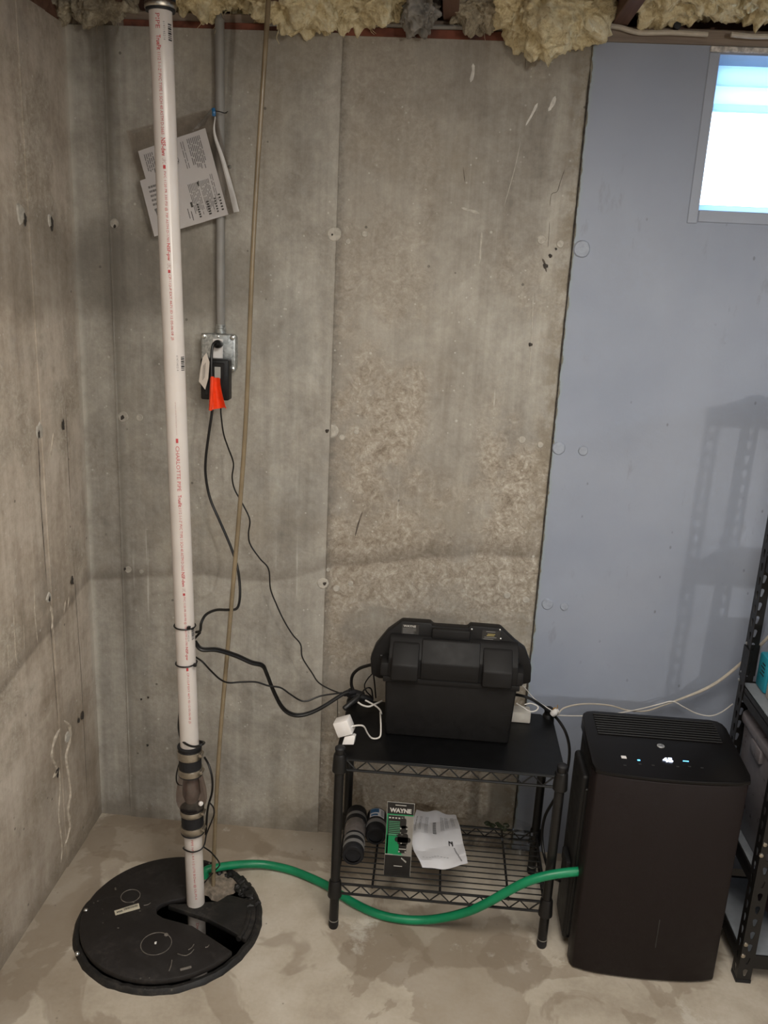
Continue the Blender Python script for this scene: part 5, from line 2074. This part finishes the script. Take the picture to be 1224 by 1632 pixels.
bm = bm_new()
grid(bm, 14, 14, wrap)
obj('film', bm, 'clearbag', cb2, ang=10)
bm = bm_new()
random.seed(31)
for k in range(7):
    p = PZ(779 + 4.2 * k, 1313 + 2 * (k % 3) + k * .5, ZL + .012)
    q = p + V(random.uniform(-.012, .012), random.uniform(-.008, .008), random.uniform(-.004, .010))
    tube(bm, [p, (p + q) / 2 + V(0, 0, .004), q], lambda s: .0075 - .002 * s, 7, 3)
obj('green_tie', bm, 'greentie', cb2)

# ------------------------------------------------------------------ green hose
hp = [V(.425, -.275, -.03), PZ(327, 1390, .03), PZ(345, 1383, .035), PZ(370, 1379, .03), PZ(400, 1377, .022), PZ(430, 1379, .016), PZ(470, 1389, .0125), PZ(520, 1411, .0125), PZ(560, 1437, .0125), PZ(600, 1456, .0125), PZ(640, 1465, .013), PY(680, 1466, -.366), PY(715, 1461, -.380)]
hp += [PY(750, 1451, -.400), PY(780, 1437, -.420), PY(810, 1420, -.432), PY(840, 1405, -.440), PY(870, 1396, -.440), PY(900, 1391, -.436), PY(922, 1389, -.432), PY(924, 1389, -.432)]
bm = bm_new()
tube(bm, hp, .0118, 16, 8)
tag(obj('green_hose', bm, 'hose'), 'green garden hose running from the dehumidifier under the shelf to the sump', 'hose')

# ------------------------------------------------------------------ dehumidifier
dx0, dx1 = 1.428, 1.803
dyf, dyb = -.478, -.225
dh = thing('dehumidifier', 'tall dark brown dehumidifier with glowing top display beside the black rack', 'dehumidifier', ((dx0 + dx1) / 2, (dyf + dyb) / 2, 0))


def rrect(x0, x1, y0, y1, rs, n=5):
    """rounded rectangle, rs = radii at (x0,y0) (x1,y0) (x1,y1) (x0,y1)"""
    out = []
    for (cx_, cy_, r_, a_) in ((x0 + rs[0], y0 + rs[0], rs[0], math.pi), (x1 - rs[1], y0 + rs[1], rs[1], 1.5 * math.pi), (x1 - rs[2], y1 - rs[2], rs[2], 0), (x0 + rs[3], y1 - rs[3], rs[3], .5 * math.pi)):
        for k in range(n + 1):
            a = a_ + math.pi / 2 * k / n
            out.append((cx_ + math.cos(a) * r_, cy_ + math.sin(a) * r_))
    return out


bm = bm_new()
prism(bm, rrect(dx0 + .006, dx1 - .004, dyf + .03, dyb, (.008, .008, .035, .035)), lambda x, y: V(x, y, .578), lambda x, y: V(x, y, .018))
bevel_all(bm, .006, 2, 50)
dbody = obj('body', bm, 'dehum_side', dh)
bm = bm_new()
# front shell: gently bowed panel
fr = [(dx0, dyf + .050), (dx0 + .002, dyf + .022)]
for k in range(13):
    s = k / 12
    x = dx0 + .008 + (dx1 - dx0 - .016) * s
    fr.append((x, dyf - .012 * math.sin(math.pi * s) + (.008 if k in (0, 12) else .002 if k in (1, 11) else 0)))
fr += [(dx1 - .002, dyf + .022), (dx1, dyf + .050)]
prism(bm, fr, lambda x, y: V(x, y, .579), lambda x, y: V(x, y, .006))
bevel_all(bm, .004, 2, 45)
fshell = obj('front_panel', bm, 'dehum', dh)
bm = bm_new()


def top_z(y):
    return .590 + (y - dyf) / (dyb - dyf) * .026


tp = [(dx0 - .002, dyf + .03)] + [(dx0 + .004 + (dx1 - dx0 - .008) * k / 12, dyf - .013 * math.sin(math.pi * k / 12) + (.006 if k in (0, 12) else 0)) for k in range(13)] + [(dx1 + .002, dyf + .03), (dx1, dyb - .035), (dx1 - .005, dyb - .016), (dx1 - .016, dyb - .005), (dx1 - .035, dyb), (dx0 + .035, dyb), (dx0 + .016, dyb - .005), (dx0 + .005, dyb - .016), (dx0, dyb - .035)]
prism(bm, tp, lambda x, y: V(x, y, top_z(y)), lambda x, y: V(x, y, .5795))
bevel_all(bm, .003, 2, 50)
dtop = obj('top_panel', bm, 'gloss', dh)
for k in range(9):
    y = dyb - .018 - .0105 * k
    bm = bm_new()
    box(bm, (dx0 + .03, y - .0028, top_z(y) + .0002), (dx1 - .03, y + .0028, top_z(y) + .0032), .001, 1)
    obj('grille_slat', bm, 'dehum_side', dtop)


def on_top(u, v):
    d = ray(u, v)
    # plane through (., dyf, .590) rising to dyb
    k = .026 / (dyb - dyf)
    t = (.590 - k * dyf + k * CAM.y - CAM.z) / (d.z - k * d.y)
    return CAM + d * t


def top_quad(bm, c, w, h, off=.0008):
    k = .026 / (dyb - dyf)
    for sx, sy in ((0, 0),):
        quad(bm, *[c + V(a * w / 2, b * h / 2, b * h / 2 * k + off) for a, b in ((-1, -1), (1, -1), (1, 1), (-1, 1))])


c = on_top(1053, 1189)
bm = bm_new()
lathe(bm, [(0, .0095), (.6, .0095), (1, .0085)], c + V(0, 0, -.0003), c + V(0, 0, .0018), 24)
em = obj('round_emblem', bm, 'emblem', dtop)
em['label'] = 'round silver emblem'
bm = bm_new()
add_text(bm, "GE", flat_map(c + V(-.0058, -.0042, .0021), (1, 0, 0), (0, 1, .1), .0116, .0084), 0)
stuff(obj('monogram', bm, 'black_ink', em, flat=True))
c = on_top(1064, 1212)
bm = bm_new()
add_text(bm, "45", flat_map(c + V(-.0125, -.0085, .0010), (1, 0, 0), (0, 1, .1), .025, .017), .03)
o = obj('display_digits', bm, 'digit', dtop, flat=True)
o['label'] = 'glowing white-blue digits'
stuff(o)
for (u, v, w, h) in ((1018, 1212, .0065, .004), (1093, 1213.5, .014, .0030)):
    bm = bm_new()
    top_quad(bm, on_top(u, v), w, h)
    o = obj('indicator_light', bm, 'led', dtop, flat=True)
    o['label'] = 'small blue indicator light'
bm = bm_new()
c = on_top(994, 1207)
box(bm, c - V(.0062, .0055, 0), c + V(.0062, .0055, .0012))
o = obj('white_sticker', bm, 'white', dtop)
bm = bm_new()
for u, v in ((1020, 1218), (1041, 1220), (1080, 1222), (1099, 1222), (1119, 1224), (996, 1220)):
    top_quad(bm, on_top(u, v), .007, .004, .0006)
stuff(obj('button_print', bm, 'label_dark', dtop, flat=True))
# level slit, side seam, drain port
c0, c1 = PY(1050, 1466, dyf - .013), PY(1044, 1511, dyf - .013)
bm = bm_new()
box(bm, (c1.x - .0005, dyf - .0128, c1.z), (c0.x + .004, dyf - .008, c0.z), .001, 1)
o = obj('level_window', bm, 'label_dark', fshell)
bm = bm_new()
box(bm, (dx0 - .004, dyf + .056, .06), (dx0 + .008, dyf + .066, .50), .002, 1)
obj('side_seam', bm, 'pit', dbody)
bm = bm_new()
box(bm, (dx0 - .012, dyf + .075, .03), (dx0 + .010, dyb - .045, .525), .010, 3)
sp_ = obj('side_grip', bm, 'dehum_side', dbody)
bm = bm_new()
pc = PX(908, 1384, dx0 - .014)
box(bm, (dx0 - .026, -.405, pc.z - .016), (dx0 - .0125, -.335, pc.z + .020), .004, 2)
port = obj('drain_port', bm, 'dehum_side', dbody)
for (x, y) in ((dx0 + .05, dyf + .05), (dx1 - .05, dyf + .05), (dx0 + .05, dyb - .04), (dx1 - .05, dyb - .04)):
    bm = bm_new()
    cyl(bm, (x - .01, y, .0105), (x + .01, y, .0105), .010, 14, .002)
    obj('caster', bm, 'rubber', dh)

# ------------------------------------------------------------------ slotted steel rack at the right edge
RX0, RX1 = 1.857, 2.62
RYF, RYB = -.4625, -.148
RH = 1.47
rk = thing('steel_rack', 'black slotted steel storage rack at the right edge by the dehumidifier', 'rack', ((RX0 + RX1) / 2, (RYF + RYB) / 2, 0))


def keyhole(cu, cv, s=1.0):
    """teardrop slot: wide round top, narrow foot"""
    pts = []
    for k in range(9):
        a = -.35 + (math.pi + .7) * k / 8
        pts.append((cu + math.cos(a) * .0062 * s, cv + .006 + math.sin(a) * .0062 * s))
    pts += [(cu - .0034 * s, cv - .007), (cu - .0022 * s, cv - .0105), (cu + .0022 * s, cv - .0105), (cu + .0034 * s, cv - .007)]
    return pts


def flange(bm, fn, w, z0, z1, skip=()):
    """one leg of an angle post; fn(u, z, d) -> point, u across, d through the thickness"""
    es = []
    o_ = [bm.verts.new(fn(u, z, 0)) for u, z in ((0, z0), (w, z0), (w, z1), (0, z1))]
    loops = [o_]
    z = z0 + .030
    while z < z1 - .02:
        if not any(a < z < b for a, b in skip):
            loops.append([bm.verts.new(fn(u, zz, 0)) for u, zz in keyhole(w * .52, z)])
        z += .0385
    for lp in loops:
        es += [bm.edges.new((lp[i], lp[(i + 1) % len(lp)])) for i in range(len(lp))]
    r_ = bmesh.ops.triangle_fill(bm, use_beauty=True, edges=es)
    fs = [f for f in r_['geom'] if isinstance(f, bmesh.types.BMFace)]
    ex_ = bmesh.ops.extrude_face_region(bm, geom=fs)
    dv = fn(0, 0, .0016) - fn(0, 0, 0)
    bmesh.ops.translate(bm, verts=[v for v in ex_['geom'] if isinstance(v, bmesh.types.BMVert)], vec=dv)


PW = .036
for (x, y, sx, sy) in ((RX0, RYF, 1, 1), (RX0, RYB, 1, -1), (RX1, RYF, -1, 1), (RX1, RYB, -1, -1)):
    bm = bm_new()
    flange(bm, lambda u, z, d: V(x + sx * u, y + sy * d, z), PW, .0, RH)
    flange(bm, lambda u, z, d: V(x + sx * d, y + sy * (u + .0017), z), PW, .0, RH)
    post = obj('angle_post', bm, 'rack', rk, flat=True)
    bm = bm_new()
    prism(bm, [(0, 0), (PW + .002, 0), (PW + .002, .004), (.004, .004), (.004, PW + .002), (0, PW + .002)], lambda a, b: V(x + sx * (a - .001), y + sy * (b - .001), .010), lambda a, b: V(x + sx * (a - .001), y + sy * (b - .001), 0))
    obj('post_foot', bm, 'rubber', post)
levels = (.085, .315, .700, 1.068, 1.465)
for z in levels:
    for (nm, lo, hi) in (('side_beam', (RX0 + .0022, RYF + .0022, z - .040), (RX0 + .006, RYB - .0022, z)), ('side_beam', (RX1 - .006, RYF + .0022, z - .040), (RX1 - .0022, RYB - .0022, z)),
                         ('front_beam', (RX0 + .0062, RYF + .0022, z - .040), (RX1 - .0062, RYF + .006, z)), ('rear_beam', (RX0 + .0062, RYB - .006, z - .040), (RX1 - .0062, RYB - .0022, z))):
        bm = bm_new()
        box(bm, lo, hi)
        lo2, hi2 = Vector(lo), Vector(hi)
        # inward ledge that carries the board
        if 'side' in nm:
            inn = .014 * (1 if lo2.x < 2.2 else -1)
            box(bm, (min(lo2.x, lo2.x + inn), lo2.y + .006, z - .016), (max(hi2.x, hi2.x + inn), hi2.y - .006, z - .0135))
        obj(nm, bm, 'rack', rk, flat=True)
    bm = bm_new()
    box(bm, (RX0 + .008, RYF + .0075, z - .013), (RX1 - .008, RYB - .0075, z - .002), .001, 1)
    obj('shelf_board', bm, 'board', rk)
for (u, v) in ((1219, 1346), (1213, 1363), (1188.5, 1505), (1184, 1523)):
    c = PY(u, v, RYF)
    bm = bm_new()
    lathe(bm, [(0, .0062), (.35, .0062), (.75, .0052), (1, .002)], c + V(0, .0008, 0), c + V(0, -.0042, 0), 14)
    obj('rivet', bm, 'steel', rk)
for (u, v) in ((1190, 1025), (1178, 1083), (1182, 1070)):
    c = PX(u, v, RX0)
    bm = bm_new()
    lathe(bm, [(0, .0045), (.5, .0045), (1, .002)], c + V(.0008, 0, 0), c + V(-.003, 0, 0), 10)
    obj('rivet', bm, 'zinc', rk)
# splice plate on the rear post
c = PX(1188, 1045, RX0)
bm = bm_new()
box(bm, (RX0 - .0022, RYB - .042, .715), (RX0 - .0003, RYB + .0015, .805))
box(bm, (RX0 - .0022, RYB + .0003, .715), (RX0 + .04, RYB + .0022, .805))
obj('splice_plate', bm, 'rack', rk, flat=True)

# things on the rack
zb = levels[2] - .002
pk = thing('cyan_pack', 'cyan blue soft pack standing on the rack shelf', 'pack', (1.955, -.20, zb))
bm = bm_new()
box(bm, (1.894, -.222, zb + .0005), (1.965, -.158, zb + .098), .008, 2)
bod = obj('pack_body', bm, 'cyan', pk)
bm = bm_new()
for k in range(4):
    box(bm, (1.8932, -.210, zb + .075 - .010 * k), (1.8945, -.190 + .006 * (k % 2), zb + .078 - .010 * k))
stuff(obj('pack_print', bm, 'black_ink', bod))
bm = bm_new()
box(bm, (1.896, -.330, zb + .0005), (2.02, -.232, zb + .19), .004, 2)
ct = thing('cream_carton', 'cream carton in front of the cyan pack on the rack', 'carton', (1.99, -.29, zb))
obj('carton_body', bm, 'cream', ct)
bm = bm_new()
box(bm, (1.8952, -.30, zb + .06), (1.8968, -.27, zb + .12))
obj('carton_flap', bm, 'carton_side', ct)
zb = levels[1] - .002
bn = thing('storage_bin', 'smoky grey plastic storage bin under the rack shelf by the dehumidifier', 'bin', (2.0, -.30, zb))
bm = bm_new()
zlo = zb + .0005
zhi = .605
prism(bm, rrect(1.874, 2.30, -.435, -.165, (.03, .03, .03, .03)), lambda x, y: V(x, y, zhi), lambda x, y: V(2.09 + (x - 2.09) * .95, -.305 + (y + .305) * .90, zlo))
bevel_all(bm, .004, 2, 50)
bnb = obj('bin_body', bm, 'bin', bn)
bm = bm_new()
prism(bm, rrect(1.866, 2.31, -.445, -.158, (.035, .035, .035, .035)), lambda x, y: V(x, y, zhi + .018), lambda x, y: V(x, y, zhi - .006))
bevel_all(bm, .005, 2, 50)
obj('bin_lid', bm, 'bin', bn)
bm = bm_new()
box(bm, (1.8645, -.34, zhi - .045), (1.880, -.27, zhi - .008), .004, 2)
obj('bin_latch', bm, 'bin', bn)
# roll of amber tape hung at the rear post
p = PX(1219, 878, RX0 - .006)
tp_ = thing('tape_roll', 'amber roll of tape on the rack shelf next to rear post', 'tape roll', (1.90, p.y, levels[3]))
bm = bm_new()
cc = V(1.877, -.212, levels[3] + .0238)
lathe(bm, [(0, .012), (0, .022), (.06, .0235), (.94, .0235), (1, .022), (1, .012)], cc + V(-.012, 0, 0), cc + V(.012, 0, 0), 26, cap=False)
lathe(bm, [(0, .012), (1, .012)], cc + V(-.012, 0, 0), cc + V(.012, 0, 0), 26, cap=False)
obj('tape', bm, 'tan', tp_)
bm = bm_new()
zb = levels[0] - .002
for k, (c_, r_) in enumerate((((2.03, -.33, zb + .085), (.10, .10, .085)),)):
    bmesh.ops.create_icosphere(bm, subdivisions=4, radius=1)
    for v in bm.verts:
        d = v.co.copy()
        q = V(c_[0] + d.x * r_[0], c_[1] + d.y * r_[1], c_[2] + d.z * r_[2])
        q += d * (.02 * noise.noise(q * 14))
        q.z = max(zb + .0005, q.z)
        v.co = q
tag(obj('cloth_bundle', bm, 'purple', ang=180), 'dark plum cloth bundle on the lowest rack shelf', 'cloth')
